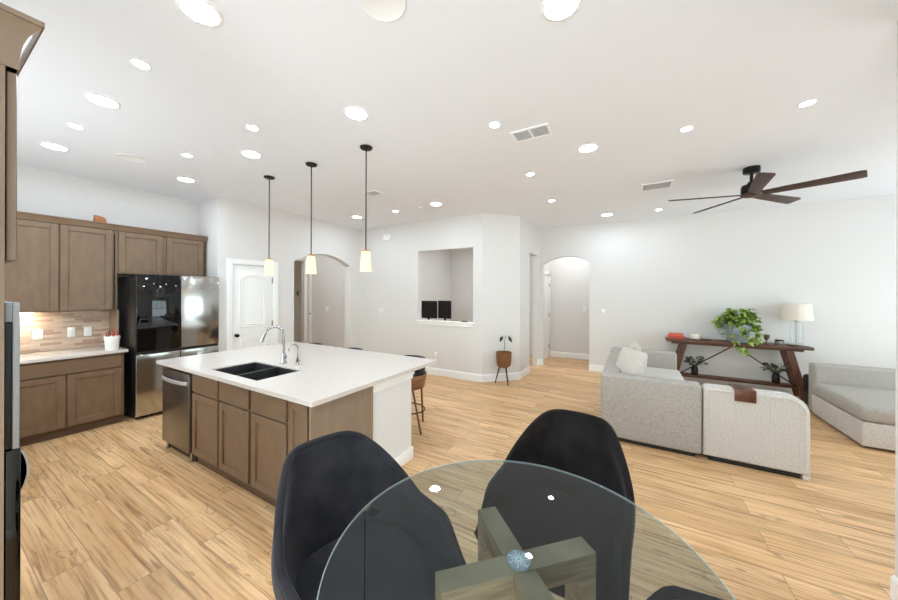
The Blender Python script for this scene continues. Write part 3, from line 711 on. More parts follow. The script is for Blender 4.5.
# island end wall (half wall under the overhang)
w = MB(); w.box((-4.318, 2.0, 0), (-1.905, 2.555, 0.888))
sp_ = MB().box((-4.298, fy + 0.02, 0), (-4.28, 1.998, 0.888)).build('side_panel', 'panel', smooth=False); tag(sp_, 'brown side panel closing the far end of the island beside the dishwasher', 'panel')
hw = struct('wall_island', w, 'wall', 'white half wall at the end of the island under the counter overhang', 'wall', smooth=False)
b = MB(); b.box((-1.905, 2.0, 0), (-1.889, 2.571, 0.118), 0.003); b.box((-4.318, 2.555, 0), (-1.905, 2.571, 0.118), 0.003)
struct('baseboard_island', b, 'trim', 'white baseboard around the foot of the island half wall', 'baseboard')
b = MB(); b.prism([(2.0, 0.80), (2.565, 0.80), (2.565, 0.888), (2.0, 0.888)], 'x', -1.905, -1.893); b.prism([(2.0, 0.84), (2.575, 0.84), (2.575, 0.888), (2.0, 0.888)], 'x', -1.893, -1.883)
struct('trim_5', b, 'trim', 'white moulding along the top of the island half wall', 'trim')
# counter with sink cut-out
sx0, sx1, sy0, sy1 = -3.43, -2.665, 1.468, 1.876
b = MB(); z0, z1 = 0.8915, 0.924
b.box((ix0, iy0, z0), (sx0, iy1, z1)); b.box((sx1, iy0, z0), (ix1, iy1, z1)); b.box((sx0, iy0, z0), (sx1, sy0, z1)); b.box((sx0, sy1, z0), (sx1, iy1, z1))
ct = b.build('island_countertop', 'quartz', smooth=False)
tag(ct, 'large white quartz countertop on the kitchen island', 'countertop')
t = thing('sink', 'black double bowl sink set into the white island counter', 'sink', (-3.05, 1.67, 0.9))
mid = -3.03
def bowl(xa, xb, ya, yb, zt, zb):
    mb = MB(); tk = 0.012
    mb.box((xa, ya, zb), (xb, yb, zb + tk)); mb.box((xa, ya, zb + tk), (xa + tk, yb, zt)); mb.box((xb - tk, ya, zb + tk), (xb, yb, zt))
    mb.box((xa + tk, ya, zb + tk), (xb - tk, ya + tk, zt)); mb.box((xa + tk, yb - tk, zb + tk), (xb - tk, yb, zt)); return mb
for xa, xb in ((sx0 + 0.0015, mid - 0.0005), (mid + 0.0005, sx1 - 0.0015)):
    bo = bowl(xa, xb, sy0 + 0.0015, sy1 - 0.0015, 0.914, 0.70).build('bowl', 'sink', t, smooth=False)
    MB().lathe([(0, 0.709), (0.04, 0.709), (0.045, 0.711), (0.03, 0.713), (0, 0.712)], ((xa + xb) / 2, 1.70, 0), 20).build('drain', 'steel', bo)
# faucets
def arc_path(c, r, a0, a1, n, dirv):
    return [Vector(c) + Vector(dirv) * (r * math.cos(R(a0 + (a1 - a0) * i / n))) + Vector((0, 0, r * math.sin(R(a0 + (a1 - a0) * i / n)))) for i in range(n + 1)]
fxp, fyp = -3.095, 1.975
t = thing('kitchen_faucet', 'tall chrome gooseneck faucet behind the black sink', 'faucet', (fxp, fyp, 0.9245))
MB().lathe([(0, 0.9245), (0.03, 0.9245), (0.03, 0.935), (0.024, 0.945), (0.022, 1.02), (0.018, 1.03), (0, 1.03)], (fxp, fyp, 0), 20).build('base', 'chrome', t)
dv = Vector((-0.62, -0.78, 0)).normalized()
neck = [(fxp, fyp, 1.02), (fxp, fyp, 1.20)] + arc_path(Vector((fxp, fyp, 1.215)) + dv * 0.085, 0.085, 180, 15, 16, dv)
e = neck[-1]; tip = Vector(e) + dv * 0.035 + Vector((0, 0, -0.085))
MB().tube(neck, 0.0125, 14).build('neck', 'chrome', t)
MB().tube([Vector(e), Vector(e).lerp(tip, 0.3), tip], [0.013, 0.016, 0.018], 14).build('spray_head', 'chrome', t)
MB().tube([(fxp + 0.02, fyp, 0.985), (fxp + 0.05, fyp - 0.01, 0.99), (fxp + 0.095, fyp - 0.03, 1.015)], [0.010, 0.009, 0.006], 10).build('lever', 'chrome', t)
fxp, fyp = -2.925, 2.015
t = thing('water_dispenser_tap', 'small thin chrome tap right of the gooseneck faucet', 'faucet', (fxp, fyp, 0.9245))
MB().lathe([(0, 0.9245), (0.022, 0.9245), (0.022, 0.932), (0.013, 0.94), (0.013, 0.985), (0, 0.985)], (fxp, fyp, 0), 16).build('base', 'chrome', t)
MB().tube([(fxp, fyp, 0.98), (fxp, fyp, 1.08)] + arc_path(Vector((fxp, fyp, 1.085)) + dv * 0.04, 0.04, 180, 0, 12, dv) + [Vector((fxp, fyp, 1.06)) + dv * 0.08], 0.006, 10).build('neck', 'chrome', t)
MB().tube([(fxp + 0.01, fyp, 0.965), (fxp + 0.05, fyp - 0.01, 0.97)], [0.006, 0.005], 8).build('lever', 'chrome', t)

# bar stools tucked behind the island
def stool(label):
    t = local('bar_stool', label, 'stool', 'bar stools behind the island')
    def shell(u, v):       # curved low back, open towards -y
        a = R(-18 + 216 * u); rr = 0.200 + 0.025 * v
        q = max(0.0, min(1.0, (min(u, 1 - u) - 0.12) / 0.2)); q = q * q * (3 - 2 * q)
        return Vector((rr * math.cos(a), rr * 0.95 * math.sin(a), 0.62 + v * (0.15 + 0.055 * q)))
    sh = MB(); sh.grid(shell, 33, 7); sh.build('backrest', 'navy', t, solid=0.035)
    def wood(u, v):
        a = R(-48 + 276 * u); rr = 0.215 + 0.025 * v
        return Vector((rr * math.cos(a), rr * 0.95 * math.sin(a), 0.48 + v * 0.165))
    sh = MB(); sh.grid(wood, 33, 4); wd = sh.build('back_shell', 'stoolwood', t, solid=0.012)
    for i in range(5):
        rv = MB(); a = R(-10 + 50 * i); rv.lathe([(0, 0.008), (0.008, 0.005), (0.009, 0)], (0, 0, 0), 8)
        for v in rv.bm.verts:
            c = v.co.copy(); v.co = Matrix.Rotation(a, 3, 'Z') @ Vector((0.236 + c.z, c.x, 0.62 + c.y))
        rv.build('rivet', 'brass', wd)
    MB().lathe([(0, 0.55), (0.17, 0.55), (0.18, 0.565), (0.18, 0.60), (0.165, 0.618), (0, 0.62)], (0, 0, 0), 28).build('seat', 'navy', t)
    for sx in (-1, 1):
        for sy in (-1, 1):
            MB().tube([(sx * 0.07, sy * 0.07, 0.545), (sx * 0.15, sy * 0.11, 0.50), ((0.185 if sy < 0 else 0.13) * sx, sy * 0.125, 0.46), ((0.325 if sy < 0 else 0.13) * sx, sy * 0.16, 0.0)], 0.0125, 10).build('leg', 'brasswood', t)
    n = 28; MB().tube([(0.235 * math.cos(2 * math.pi * i / n), 0.19 * math.sin(2 * math.pi * i / n), 0.20) for i in range(n + 1)], 0.008, 8, False).build('foot_ring', 'iron', t)
    return t
s0 = stool('navy topped plywood bar stool at the right end of the island')
s1 = copy_tree(s0); s1['label'] = 'bar stool behind the middle of the island, only its back edge showing'
s2 = copy_tree(s0); s2['label'] = 'bar stool behind the pantry end of the island, only its back edge showing'
s0.location = (-2.45, 3.20, 0); s1.location = (-3.55, 3.20, 0); s2.location = (-4.42, 3.20, 0)

# pendants
def pendant(label):
    t = local('pendant_light', label, 'pendant light', 'pendant lights over the island')
    MB().lathe([(0, 0), (0.062, 0), (0.064, -0.006), (0.056, -0.018), (0.02, -0.026), (0, -0.027)], (0, 0, 0), 28).build('ceiling_plate', 'bronze', t)
    MB().tube([(0, 0, -0.02), (0, 0, -1.04)], 0.006, 10).build('rod', 'bronze', t)
    MB().lathe([(0, -1.035), (0.012, -1.037), (0.038, -1.046), (0.042, -1.058), (0, -1.058)], (0, 0, 0), 22).build('cap', 'goldcap', t)
    MB().lathe([(0.040, -1.059), (0.045, -1.064), (0.059, -1.255), (0.060, -1.262), (0.055, -1.262), (0.040, -1.07)], (0, 0, 0), 28).build('lamp_shade', 'pendant_glass', t)
    return t
p0 = pendant('pendant light with a glowing cone shade, nearest the pantry door')
p1 = copy_tree(p0); p1['label'] = 'pendant light with a glowing cone shade, middle one over the island'
p2 = copy_tree(p0); p2['label'] = 'pendant light with a glowing cone shade, nearest the pass-through window'
for o, x in ((p0, -4.03), (p1, -3.20), (p2, -2.344)): o.location = (x, 2.368, H - 0.001)

# ------------------------------------------------------------------ dining set
tcx, tcy = -0.3375, 1.041
t = thing('dining_table', 'round glass dining table on a crossed grey wood base', 'dining table', (tcx, tcy, 0))
g = MB(); g.lathe([(0, 0.748), (0.622, 0.748), (0.626, 0.751), (0.626, 0.757), (0.622, 0.760), (0, 0.760)], (tcx, tcy, 0), 96)
gt = g.build('glass_top', 'tableglass', t, smooth=False)
MB().lathe([(0.6262, 0.7495), (0.6278, 0.7505), (0.6278, 0.7595), (0.6255, 0.7607), (0.6235, 0.7607)], (tcx, tcy, 0), 96).build('polished_edge', 'glassedge', gt)
bx_, by_ = tcx + 0.006, tcy + 0.012
MB().lathe([(0, 0.7395), (0.040, 0.7395), (0.040, 0.7475), (0, 0.7475)], (bx_, by_, 0), 36).build('centre_disc', 'disc', t)
star = MB()
for k in range(14):
    a_ = 2 * math.pi * k / 14; mt = Matrix.Translation((bx_, by_, 0.7476)) @ Matrix.Rotation(a_, 4, 'Z')
    star.box((0.004, -0.0019, 0), (0.037 if k % 2 else 0.026, 0.0019, 0.0003), 0, 1, mt)
star.build('star_pattern', 'plate', t, smooth=False)
for ang in (46, 136):
    mt = Matrix.Translation((bx_, by_, 0)) @ Matrix.Rotation(R(ang), 4, 'Z')
    b = MB()
    if ang == 46: b.box((-0.282, -0.040, 0.657), (0.282, 0.040, 0.739), 0.003, 2, mt)
    else:
        b.box((-0.282, -0.040, 0.657), (-0.0405, 0.040, 0.7388), 0.003, 2, mt); b.box((0.0405, -0.040, 0.657), (0.282, 0.040, 0.7388), 0.003, 2, mt)
    b.build('cross_beam', 'greywood', t)
    b = MB()
    if ang == 46: b.box((-0.282, -0.040, 0.0), (0.282, 0.040, 0.08), 0.003, 2, mt)
    else:
        b.box((-0.282, -0.040, 0.0), (-0.0405, 0.040, 0.0798), 0.003, 2, mt); b.box((0.0405, -0.040, 0.0), (0.282, 0.040, 0.0798), 0.003, 2, mt)
    b.build('base_beam', 'greywood', t)
    for sg in (-1, 1):
        MB().box((sg * 0.21, -0.0395, 0.081), (sg * 0.282, 0.0395, 0.655), 0.003, 2, mt).build('leg', 'greywood', t)

def dining_chair(label, m, top=0.89):
    t = local('dining_chair', label, 'chair', 'dining chairs around the glass table')
    # shell: open towards +x.  u runs along the U from right arm front to left arm front, v from the bottom edge to the rim
    def plan(u, half, back, front):
        # U shaped outline with a soft rectangular back
        s = 2 * u - 1; a = abs(s); sg = 1 if s >= 0 else -1
        rc = 0.20
        L1 = half - rc; L2 = rc * math.pi / 2; L3 = front + back - rc; Lt = L1 + L2 + L3
        d = a * Lt
        if d < L1: x, y = -back, d
        elif d < L1 + L2:
            q = (d - L1) / rc; x, y = -back + rc * (1 - math.cos(q)), L1 + rc * math.sin(q)
        else: x, y = -back + rc + (d - L1 - L2), half
        return x, sg * y, a
    def f(u, v):
        s = 2 * u - 1; a = abs(s)
        hb = top - 0.03 * (a / 0.3) ** 2 if a < 0.3 else None
        def sm(x): x = max(0, min(1, x)); return x * x * (3 - 2 * x)
        rim = top - 0.010 * min(1, a / 0.22) ** 2 - (top - 0.645) * sm((a - 0.20) / 0.42) - 0.02 * sm((a - 0.6) / 0.3) - 0.17 * sm((a - 0.80) / 0.20) 
        zb = 0.375
        z = zb + (rim - zb) * v
        k = (z - zb) / (top - zb)
        x, y, _ = plan(u, 0.235 + 0.085 * min(1, v * 1.5) - 0.035 * max(0.0, k - 0.5) / 0.5, 0.255, 0.285)
        lean = 0.16 * k ** 1.2 * sm((0.55 - a) / 0.4)
        return Vector((x - lean - 0.02 * v * (1 - a), y, z))
    sh = MB(); sh.grid(f, 49, 14); sh.build('shell', m, t, solid=0.034, subsurf=1)
    def rimf(u): return f(u, 1.0)
    sh = MB(); sh.tube([rimf(i / 72) for i in range(73)], 0.0172, 10); sh.build('rim_roll', m, t)
    def cush(u, v):
        a = 2 * math.pi * u; ex = 0.55
        ca, sa = math.cos(a), math.sin(a)
        rx = (abs(ca) ** ex) * (1 if ca > 0 else -1); ry = (abs(sa) ** ex) * (1 if sa > 0 else -1)
        prof = [(0.0, 0.372), (0.90, 0.372), (0.98, 0.39), (1.0, 0.42), (1.0, 0.455), (0.96, 0.482), (0.85, 0.494), (0.5, 0.50), (0.0, 0.50)]
        r, z = prof[round(v * 8)]
        return Vector((0.03 + rx * r * 0.295, ry * r * 0.262, z))
    sh = MB(); sh.grid(cush, 48, 9, True); bmesh.ops.remove_doubles(sh.bm, verts=sh.bm.verts[:], dist=1e-4); sh.build('seat', m, t)
    MB().lathe([(0, 0.352), (0.16, 0.352), (0.16, 0.371), (0, 0.371)], (0, 0, 0), 24).build('seat_base', 'blackplastic', t)
    for sx in (-1, 1):
        for sy in (-1, 1):
            MB().tube([(sx * 0.12, sy * 0.12, 0.36), (sx * 0.24, sy * 0.23, 0.0)], [0.014, 0.009], 10).build('leg', 'iron', t)
    return t
c1 = dining_chair('charcoal blue velvet tub chair at the island side of the glass table', 'velvet')
c1.location = (-0.965, 0.985, 0); c1.rotation_euler = (0, 0, R(-14))
c2 = dining_chair('near black velvet tub chair on the living room side of the glass table', 'velvet2')
c2.location = (-0.325, 1.70, 0); c2.rotation_euler = (0, 0, R(-94.5))
c3 = copy_tree(c2); c3['label'] = 'dark velvet tub chair at the bottom edge, only its arm tip showing'
c3.location = (0.265, 1.025, 0); c3.rotation_euler = (0, 0, R(181))

# ------------------------------------------------------------------ living room: sofa
def rbox(a, b, bev=0.03, seg=4): return MB().box(a, b, bev, seg)
t = thing('sofa', 'greige linen sofa seen from its near arm, a pillow on its seat', 'sofa', (0.15, 5.1, 0))
sx0_, sx1_ = -0.31, 0.605
MB().box((sx0_ + 0.03, 4.03, 0), (sx1_ - 0.05, 6.20, 0.04)).build('plinth', 'blackplastic', t, smooth=False)
rbox((sx0_, 4.0, 0.04), (sx1_, 4.18, 0.735), 0.028).build('arm', 'sofa', t)
rbox((sx0_ + 0.02, 6.06, 0.04), (sx1_, 6.25, 0.72), 0.028).build('arm', 'sofa', t)
rbox((sx0_, 4.185, 0.04), (sx0_ + 0.19, 6.055, 0.73), 0.028).build('back', 'sofa', t)
rbox((sx0_ + 0.195, 4.185, 0.05), (sx1_ - 0.01, 6.055, 0.29), 0.02).build('base', 'sofa', t)
for y0, y1 in ((4.19, 5.118), (5.124, 6.05)):
    rbox((sx0_ + 0.195, y0, 0.292), (sx1_ + 0.03, y1, 0.475), 0.045).build('seat_cushion', 'sofa2', t)
def pil(c, rz, tilt, label, w=0.47, h=0.5, th=0.17):
    mt = Matrix.Rotation(R(rz), 3, 'Z') @ Matrix.Rotation(R(tilt), 3, 'X')
    o = MB().pillow(c, w, h, th, mt).build('throw_pillow', 'pillow')
    return tag(o, label, 'pillow', 'throw pillows on the sofa')
pil((-0.03, 4.46, 0.735), -66, -15, 'pale linen throw pillow in front, leaning on the sofa back', 0.56, 0.50, 0.20)
pil((-0.005, 5.02, 0.745), -88, -13, 'pale linen throw pillow just behind the front pillow on the sofa')

# second module: chaise end with a rounded seamed arm
t = thing('chaise_module', 'pale linen seat module with a seamed rounded arm beside the sofa', 'sofa', (1.0, 4.4, 0))
MB().box((0.66, 4.03, 0.0), (1.30, 4.9, 0.045)).build('plinth', 'blackplastic', t, smooth=False)
ax0, ax1, az = 0.615, 1.362, 0.735
def arm_outline(x0, x1, z0, z1, rl, rr, n=8):
    pts = [(x0, z0), (x1, z0)]
    pts += [(x1 - rr + rr * math.cos(R(90 * i / n)), z1 - rr + rr * math.sin(R(90 * i / n))) for i in range(n + 1)]
    pts += [(x0 + rl - rl * math.sin(R(90 * i / n)), z1 - rl + rl * math.cos(R(90 * i / n))) for i in range(n + 1)]
    return pts
a = MB().prism(arm_outline(ax0, ax1, 0.045, az, 0.05, 0.15), 'y', 4.0, 4.17, 0.032).build('arm', 'sofa2', t, angle=50)
b = MB()
ol = arm_outline(ax0 + 0.03, ax1 - 0.03, 0.075, az - 0.03, 0.03, 0.13)
b.tube([(p[0], 3.999, p[1]) for p in ol[1:]] + [(ol[0][0], 3.999, ol[0][1])], 0.007, 8)
for u in (0.853, 1.103): b.tube([(u, 3.999, 0.076), (u, 3.999, az - 0.032)], 0.006, 8)
b.build('piping', 'piping', a)
MB().box((1.315, 4.02, 0.0), (1.365, 4.10, 0.045), 0.004).build('foot', 'sofa2', t)
rbox((0.64, 4.175, 0.05), (1.36, 4.95, 0.30), 0.02).build('base', 'sofa2', t)
rbox((0.64, 4.175, 0.302), (1.37, 4.97, 0.455), 0.045).build('seat_cushion', 'sofa2', t)
# leather arm tray
t = thing('leather_arm_tray', 'brown leather tray draped over the rounded pale sofa arm', 'arm tray', (0.92, 4.08, 0.735))
l0, l1 = 0.845, 1.0
MB().box((l0, 3.985, az + 0.002), (l1, 4.19, az + 0.012), 0.003).build('top_flap', 'leather', t)
MB().box((l0, 3.982, az - 0.105), (l1, 3.990, az + 0.010), 0.003).build('front_flap', 'leather', t)
MB().box((l0, 4.184, az - 0.10), (l1, 4.192, az + 0.010), 0.003).build('rear_flap', 'leather', t)
MB().box((l0 + 0.02, 4.02, az + 0.012), (l1 - 0.02, 4.16, az + 0.015), 0.001).build('tray_inset', 'fanblade', t)

# chaise sofa on the right
t = thing('daybed', 'pale linen daybed with a low back at the right edge, below the lamp', 'daybed', (3.0, 5.8, 0))
cx0, cx1 = 2.11, 4.3
MB().box((cx0 + 0.06, 5.24, 0), (cx1 - 0.04, 6.4, 0.028)).build('plinth', 'blackplastic', t, smooth=False)
rbox((cx0 + 0.02, 5.15, 0.03), (cx1, 6.26, 0.285), 0.012).build('base', 'sofa2', t)
b = MB().box((cx0 + 0.005, 5.14, 0.287), (cx1, 6.26, 0.45), 0.055, 5)
b.build('seat_cushion', 'sofa', t)
rbox((cx0 + 0.05, 6.268, 0.03), (cx1, 6.46, 0.69), 0.03).build('back', 'sofa', t)

# black bag between console and daybed
b = MB(); b.box((2.235, 6.62, 0.0), (2.56, 6.88, 0.45), 0.05, 5)
tag(b.build('black_case', 'blackplastic'), 'black case on the floor between the console leg and the daybed', 'case')

# ------------------------------------------------------------------ console table and things on it
CY = 7.16
t = thing('console_table', 'dark walnut trestle console table with iron cross rods against the wall', 'console table', (1.49, CY, 0))
zt = 0.833
MB().box((0.545, 6.98, zt - 0.05), (2.405, 7.34, zt), 0.006).build('tabletop', 'walnut', t)
MB().box((0.62, 7.03, zt - 0.085), (2.31, 7.29, zt - 0.051)).build('apron', 'walnut', t, smooth=False)
for sg, xt, xb in ((-1, 0.80, 0.62), (1, 2.15, 2.325)):
    for yy in (7.01, 7.25):
        b = MB(); b.prism([(xt - 0.045, zt - 0.086), (xt + 0.045, zt - 0.086), (xb + 0.045, 0.0), (xb - 0.045, 0.0)], 'y', yy, yy + 0.06, 0.003)
        b.build('leg', 'walnut_leg', t)
    xm = xb + (xt - xb) * 0.2
    MB().box((xm - 0.03, 7.071, 0.125), (xm + 0.03, 7.249, 0.165)).build('crosspiece', 'walnut_leg', t, smooth=False)
MB().box((0.56, 6.995, 0.166), (2.44, 7.245, 0.20), 0.004).build('shelf', 'walnut', t) if False else MB().box((0.70, 7.072, 0.158), (2.25, 7.248, 0.200), 0.004).build('shelf', 'walnut', t)
MB().tube([(0.72, 7.04, 0.205), (1.44, 7.04, zt - 0.09)], 0.009, 10).build('rod', 'iron', t)
MB().tube([(2.22, 7.04, 0.205), (1.54, 7.04, zt - 0.09)], 0.009, 10).build('rod', 'iron', t)
# books
def book(c, w, d, h, m, label, rz):
    t = thing('book', label, 'book', c, group='red books on the console')
    mt = Matrix.Translation(c) @ Matrix.Rotation(R(rz), 4, 'Z')
    b = MB(); b.box((-w / 2, -d / 2, 0), (w / 2, d / 2, 0.003), 0, 1, mt); b.box((-w / 2, -d / 2, h - 0.003), (w / 2, d / 2, h), 0, 1, mt); b.box((-w / 2, -d / 2, 0.003), (w / 2, -d / 2 + 0.004, h - 0.003), 0, 1, mt)
    b.build('cover', m, t, smooth=False)
    MB().box((-w / 2 + 0.005, -d / 2 + 0.004, 0.003), (w / 2 - 0.005, d / 2 - 0.005, h - 0.003), 0, 1, mt).build('pages', 'paper', t, smooth=False)
book((0.685, 7.13, zt + 0.0005), 0.25, 0.18, 0.048, 'redbook', 'red hardback book at the bottom of the pair on the console', 2)
book((0.69, 7.135, zt + 0.049), 0.22, 0.165, 0.042, 'coral', 'coral red book lying on top of the other red book', -3)
# candle bowl
t = thing('candle_bowl', 'round cream candle bowl right of the red books', 'candle', (0.975, 7.15, zt))
MB().lathe([(0, 0), (0.055, 0), (0.074, 0.012), (0.08, 0.05), (0.07, 0.088), (0.062, 0.092), (0.055, 0.08), (0, 0.068)], (0.975, 7.15, zt + 0.0005), 28).build('bowl', 'cream', t)
MB().tube([(0.975, 7.15, zt + 0.068), (0.975, 7.15, zt + 0.085)], 0.002, 6).build('wick', 'iron', t)
d = MB().box((1.06, 7.08, zt + 0.0005), (1.19, 7.16, zt + 0.014), 0.004).build('remote_control', 'blackplastic')
tag(d, 'flat dark remote on the console between candle bowl and pothos', 'remote')
# pothos
pc = Vector((1.55, 7.14, zt + 0.0005))
t = thing('pothos_plant', 'trailing green pothos in a blue grey pot on the console', 'plant', pc)
MB().lathe([(0, 0), (0.115, 0), (0.125, 0.01), (0.175, 0.27), (0.182, 0.275), (0.182, 0.30), (0.168, 0.30), (0.16, 0.27), (0, 0.27)], pc, 36).build('pot', 'bluepot', t)
MB().lathe([(0, 0.272), (0.158, 0.272), (0.1, 0.282), (0, 0.285)], pc, 24).build('soil', 'soil', t)
lf = MB(); st = MB(); rnd = random.Random(3)
for i in range(210):
    a = rnd.uniform(0, 2 * math.pi); rr = rnd.uniform(0.02, 0.26) ; hh = 0.30 + 0.27 * (1 - (rr / 0.29) ** 2) * rnd.uniform(0.25, 1.0) + rnd.uniform(-0.03, 0.03)
    if rr > 0.19: hh = rnd.uniform(0.20, 0.42)
    p = pc + Vector((rr * math.cos(a), rr * 0.72 * math.sin(a), hh))
    if p.y > 7.33: p.y = 7.33
    dr_ = Vector((math.cos(a) + rnd.uniform(-.6, .6), (math.sin(a) + rnd.uniform(-.6, .6)) * 0.7 - 0.25, rnd.uniform(-0.35, 0.45)))
    L = rnd.uniform(0.085, 0.13); 
    if p.y + L * dr_.normalized().y > 7.36: dr_.y = -abs(dr_.y)
    lf.leaf(p, dr_, L, L * 0.78, rnd.uniform(0.2, 0.55), rnd.uniform(-0.6, 0.6))
    if i % 4 == 0: st.tube([pc + Vector((rr * 0.3 * math.cos(a), rr * 0.2 * math.sin(a), 0.28)), pc + Vector((rr * 0.7 * math.cos(a), rr * 0.5 * math.sin(a), hh * 0.95)), p], 0.003, 6)
# trailing vines
def vine(pts, nleaf):
    st.tube(pts, 0.0032, 6)
    for i in range(nleaf):
        q = pts[1 + i % (len(pts) - 1)]; q = Vector(q) + Vector((rnd.uniform(-.02, .02), rnd.uniform(-.03, .0), rnd.uniform(-.03, .03)))
        L = rnd.uniform(0.07, 0.11); lf.leaf(q, (rnd.uniform(-1, 1), -0.5, rnd.uniform(-0.8, 0.1)), L, L * 0.75, 0.3, rnd.uniform(-.5, .5))
vine([pc + Vector(v) for v in ((-0.05, -0.05, 0.3), (-0.12, -0.18, 0.33), (-0.10, -0.20, 0.15), (-0.06, -0.215, 0.02), (0.0, -0.22, -0.06), (0.05, -0.22, -0.10))], 22)
vine([pc + Vector(v) for v in ((0.1, -0.05, 0.3), (0.20, -0.14, 0.28), (0.22, -0.15, 0.16), (0.20, -0.15, 0.07))], 14)
vine([pc + Vector(v) for v in ((0.0, -0.08, 0.3), (0.05, -0.19, 0.26), (0.07, -0.19, 0.15), (0.10, -0.19, 0.06))], 12)
vine([pc + Vector(v) for v in ((-0.1, 0, 0.32), (-0.22, -0.02, 0.40), (-0.28, -0.04, 0.30), (-0.25, -0.05, 0.14), (-0.18, -0.06, 0.06))], 4)
lf.build('foliage', 'leaf', t, recalc=False); st.build('vine', 'stem', t)
# small glass goblet, tin, lamp
t = thing('goblet', 'small brown glass goblet right of the pothos', 'goblet', (1.90, 7.10, zt))
MB().lathe([(0, 0.0005), (0.03, 0.0005), (0.032, 0.006), (0.007, 0.014), (0.006, 0.055), (0.02, 0.07), (0.036, 0.10), (0.040, 0.15), (0.037, 0.15), (0.032, 0.10), (0, 0.078)], (1.90, 7.10, zt), 24).build('cup', 'brownglass', t)
t = thing('tin_candle', 'short glass jar with a dark lid between goblet and lamp', 'jar', (2.06, 7.13, zt))
MB().lathe([(0, 0.0005), (0.05, 0.0005), (0.052, 0.006), (0.052, 0.056), (0, 0.056)], (2.06, 7.13, zt), 24).build('jar', 'tin', t)
MB().lathe([(0, 0.0565), (0.054, 0.0565), (0.054, 0.074), (0.05, 0.077), (0, 0.077)], (2.06, 7.13, zt), 24).build('lid', 'bronze', t)
lx, ly = 2.265, 7.16
t = thing('table_lamp', 'glass table lamp with a wide cream shade on the console', 'lamp', (lx, ly, zt))
MB().box((lx - 0.085, ly - 0.085, zt + 0.0005), (lx + 0.085, ly + 0.085, zt + 0.02), 0.003).build('base', 'brass', t)
MB().lathe([(0.072, 0.0205), (0.078, 0.024), (0.078, 0.36), (0.06, 0.375), (0.03, 0.38), (0.03, 0.377), (0.058, 0.371), (0.074, 0.357), (0.074, 0.03), (0.0, 0.027)], (lx, ly, zt), 36).build('glass_column', 'lampglass', t)
MB().tube([(lx, ly, zt + 0.022), (lx, ly, zt + 0.66)], 0.007, 10).build('stem', 'brass', t)
MB().lathe([(0.03, 0.381), (0.032, 0.395), (0.012, 0.40), (0.012, 0.44)], (lx, ly, zt), 20).build('neck', 'brass', t)
MB().lathe([(0.188, 0.405), (0.165, 0.665), (0.163, 0.665), (0.186, 0.405)], (lx, ly, zt), 48).build('lamp_shade', 'shade', t)
MB().box((lx - 0.17, ly - 0.13, zt + 0.0005), (lx - 0.09, ly - 0.05, zt + 0.018), 0.004)
d = MB().lathe([(0, 0.0005), (0.045, 0.0005), (0.055, 0.018), (0.05, 0.018), (0.04, 0.006), (0, 0.006)], (2.20, 7.02, zt), 20).build('trinket_dish', 'brownglass')
tag(d, 'small shallow dish at the foot of the glass lamp', 'dish')
# cord of the lamp
# dark vases on the lower shelf
def shelf_vase(label, loc, seed):
    t = thing('plant_vase', label, 'vase', loc, group='dark vases on the console shelf')
    c = Vector(loc)
    MB().lathe([(0, 0), (0.045, 0), (0.05, 0.006), (0.052, 0.10), (0.042, 0.14), (0.044, 0.16), (0.040, 0.16), (0.037, 0.14), (0.045, 0.1), (0, 0.01)], c, 24).build('vase', 'darkvase', t)
    lf = MB(); st = MB(); rn = random.Random(seed)
    for i in range(34):
        a = rn.uniform(0, 6.283); rr = rn.uniform(0.03, 0.15); hh = 0.2 + rn.uniform(0, 0.14) - rr * 0.2
        p = c + Vector((rr * math.cos(a), rr * 0.55 * math.sin(a), hh))
        st.tube([c + Vector((0, 0, 0.06)), c + Vector((rr * 0.3 * math.cos(a), rr * 0.2 * math.sin(a), 0.17)), p], 0.003, 5)
        L = rn.uniform(0.05, 0.075); lf.leaf(p, (math.cos(a), math.sin(a) * .6 - .2, rn.uniform(-.3, .5)), L, L * 0.8, 0.3, rn.uniform(-.6, .6))
    lf.build('foliage', 'darkleaf', t, recalc=False); st.build('stem', 'stem', t)
shelf_vase('dark vase of dark leaves at the sofa end of the console shelf', (0.97, 7.155, 0.2005), 5)
shelf_vase('dark vase of dark leaves at the lamp end of the console shelf', (2.03, 7.155, 0.2005), 8)

# ------------------------------------------------------------------ wicker planter on legs
t = thing('planter', 'wicker planter on three dark legs against the angled wall', 'planter', (-2.0, 5.56, 0))
pc = Vector((-2.03, 5.52, 0))
MB().lathe([(0, 0.30), (0.075, 0.30), (0.115, 0.325), (0.132, 0.38), (0.138, 0.48), (0.141, 0.565), (0.143, 0.575), (0.128, 0.575), (0.125, 0.53), (0, 0.53)], pc, 40).build('basket', 'wicker', t)
MB().lathe([(0, 0.531), (0.124, 0.531), (0.08, 0.545), (0, 0.55)], pc, 20).build('soil', 'soil', t)
for a in (200, 320, 80):
    d = Vector((math.cos(R(a)), math.sin(R(a)), 0))
    MB().tube([pc + d * 0.075 + Vector((0, 0, 0.31)), pc + d * 0.155], [0.013, 0.008], 10).build('leg', 'bronze', t)
pl = thing('seedling', 'young plant with two drooping leaves in the wicker planter', 'plant', (-2.03, 5.52, 0.55))
MB().tube([pc + Vector((0, 0, 0.54)), pc + Vector((0.012, 0, 0.66)), pc + Vector((0.02, 0, 0.80)), pc + Vector((0.035, 0, 0.862))], 0.0055, 8).build('stem', 'stem', pl)
lf = MB()
q = pc + Vector((0.03, 0, 0.86))
sd_ = (0.80, 0.60, 0.0)
st_ = MB(); st_.tube([q, q + Vector((-0.03, -0.01, 0.012)), q + Vector((-0.05, -0.02, 0.0))], 0.003, 6); st_.tube([q, q + Vector((0.03, 0.01, 0.015)), q + Vector((0.055, 0.02, 0.005))], 0.003, 6); st_.build('leaf_stalk', 'stem', pl)
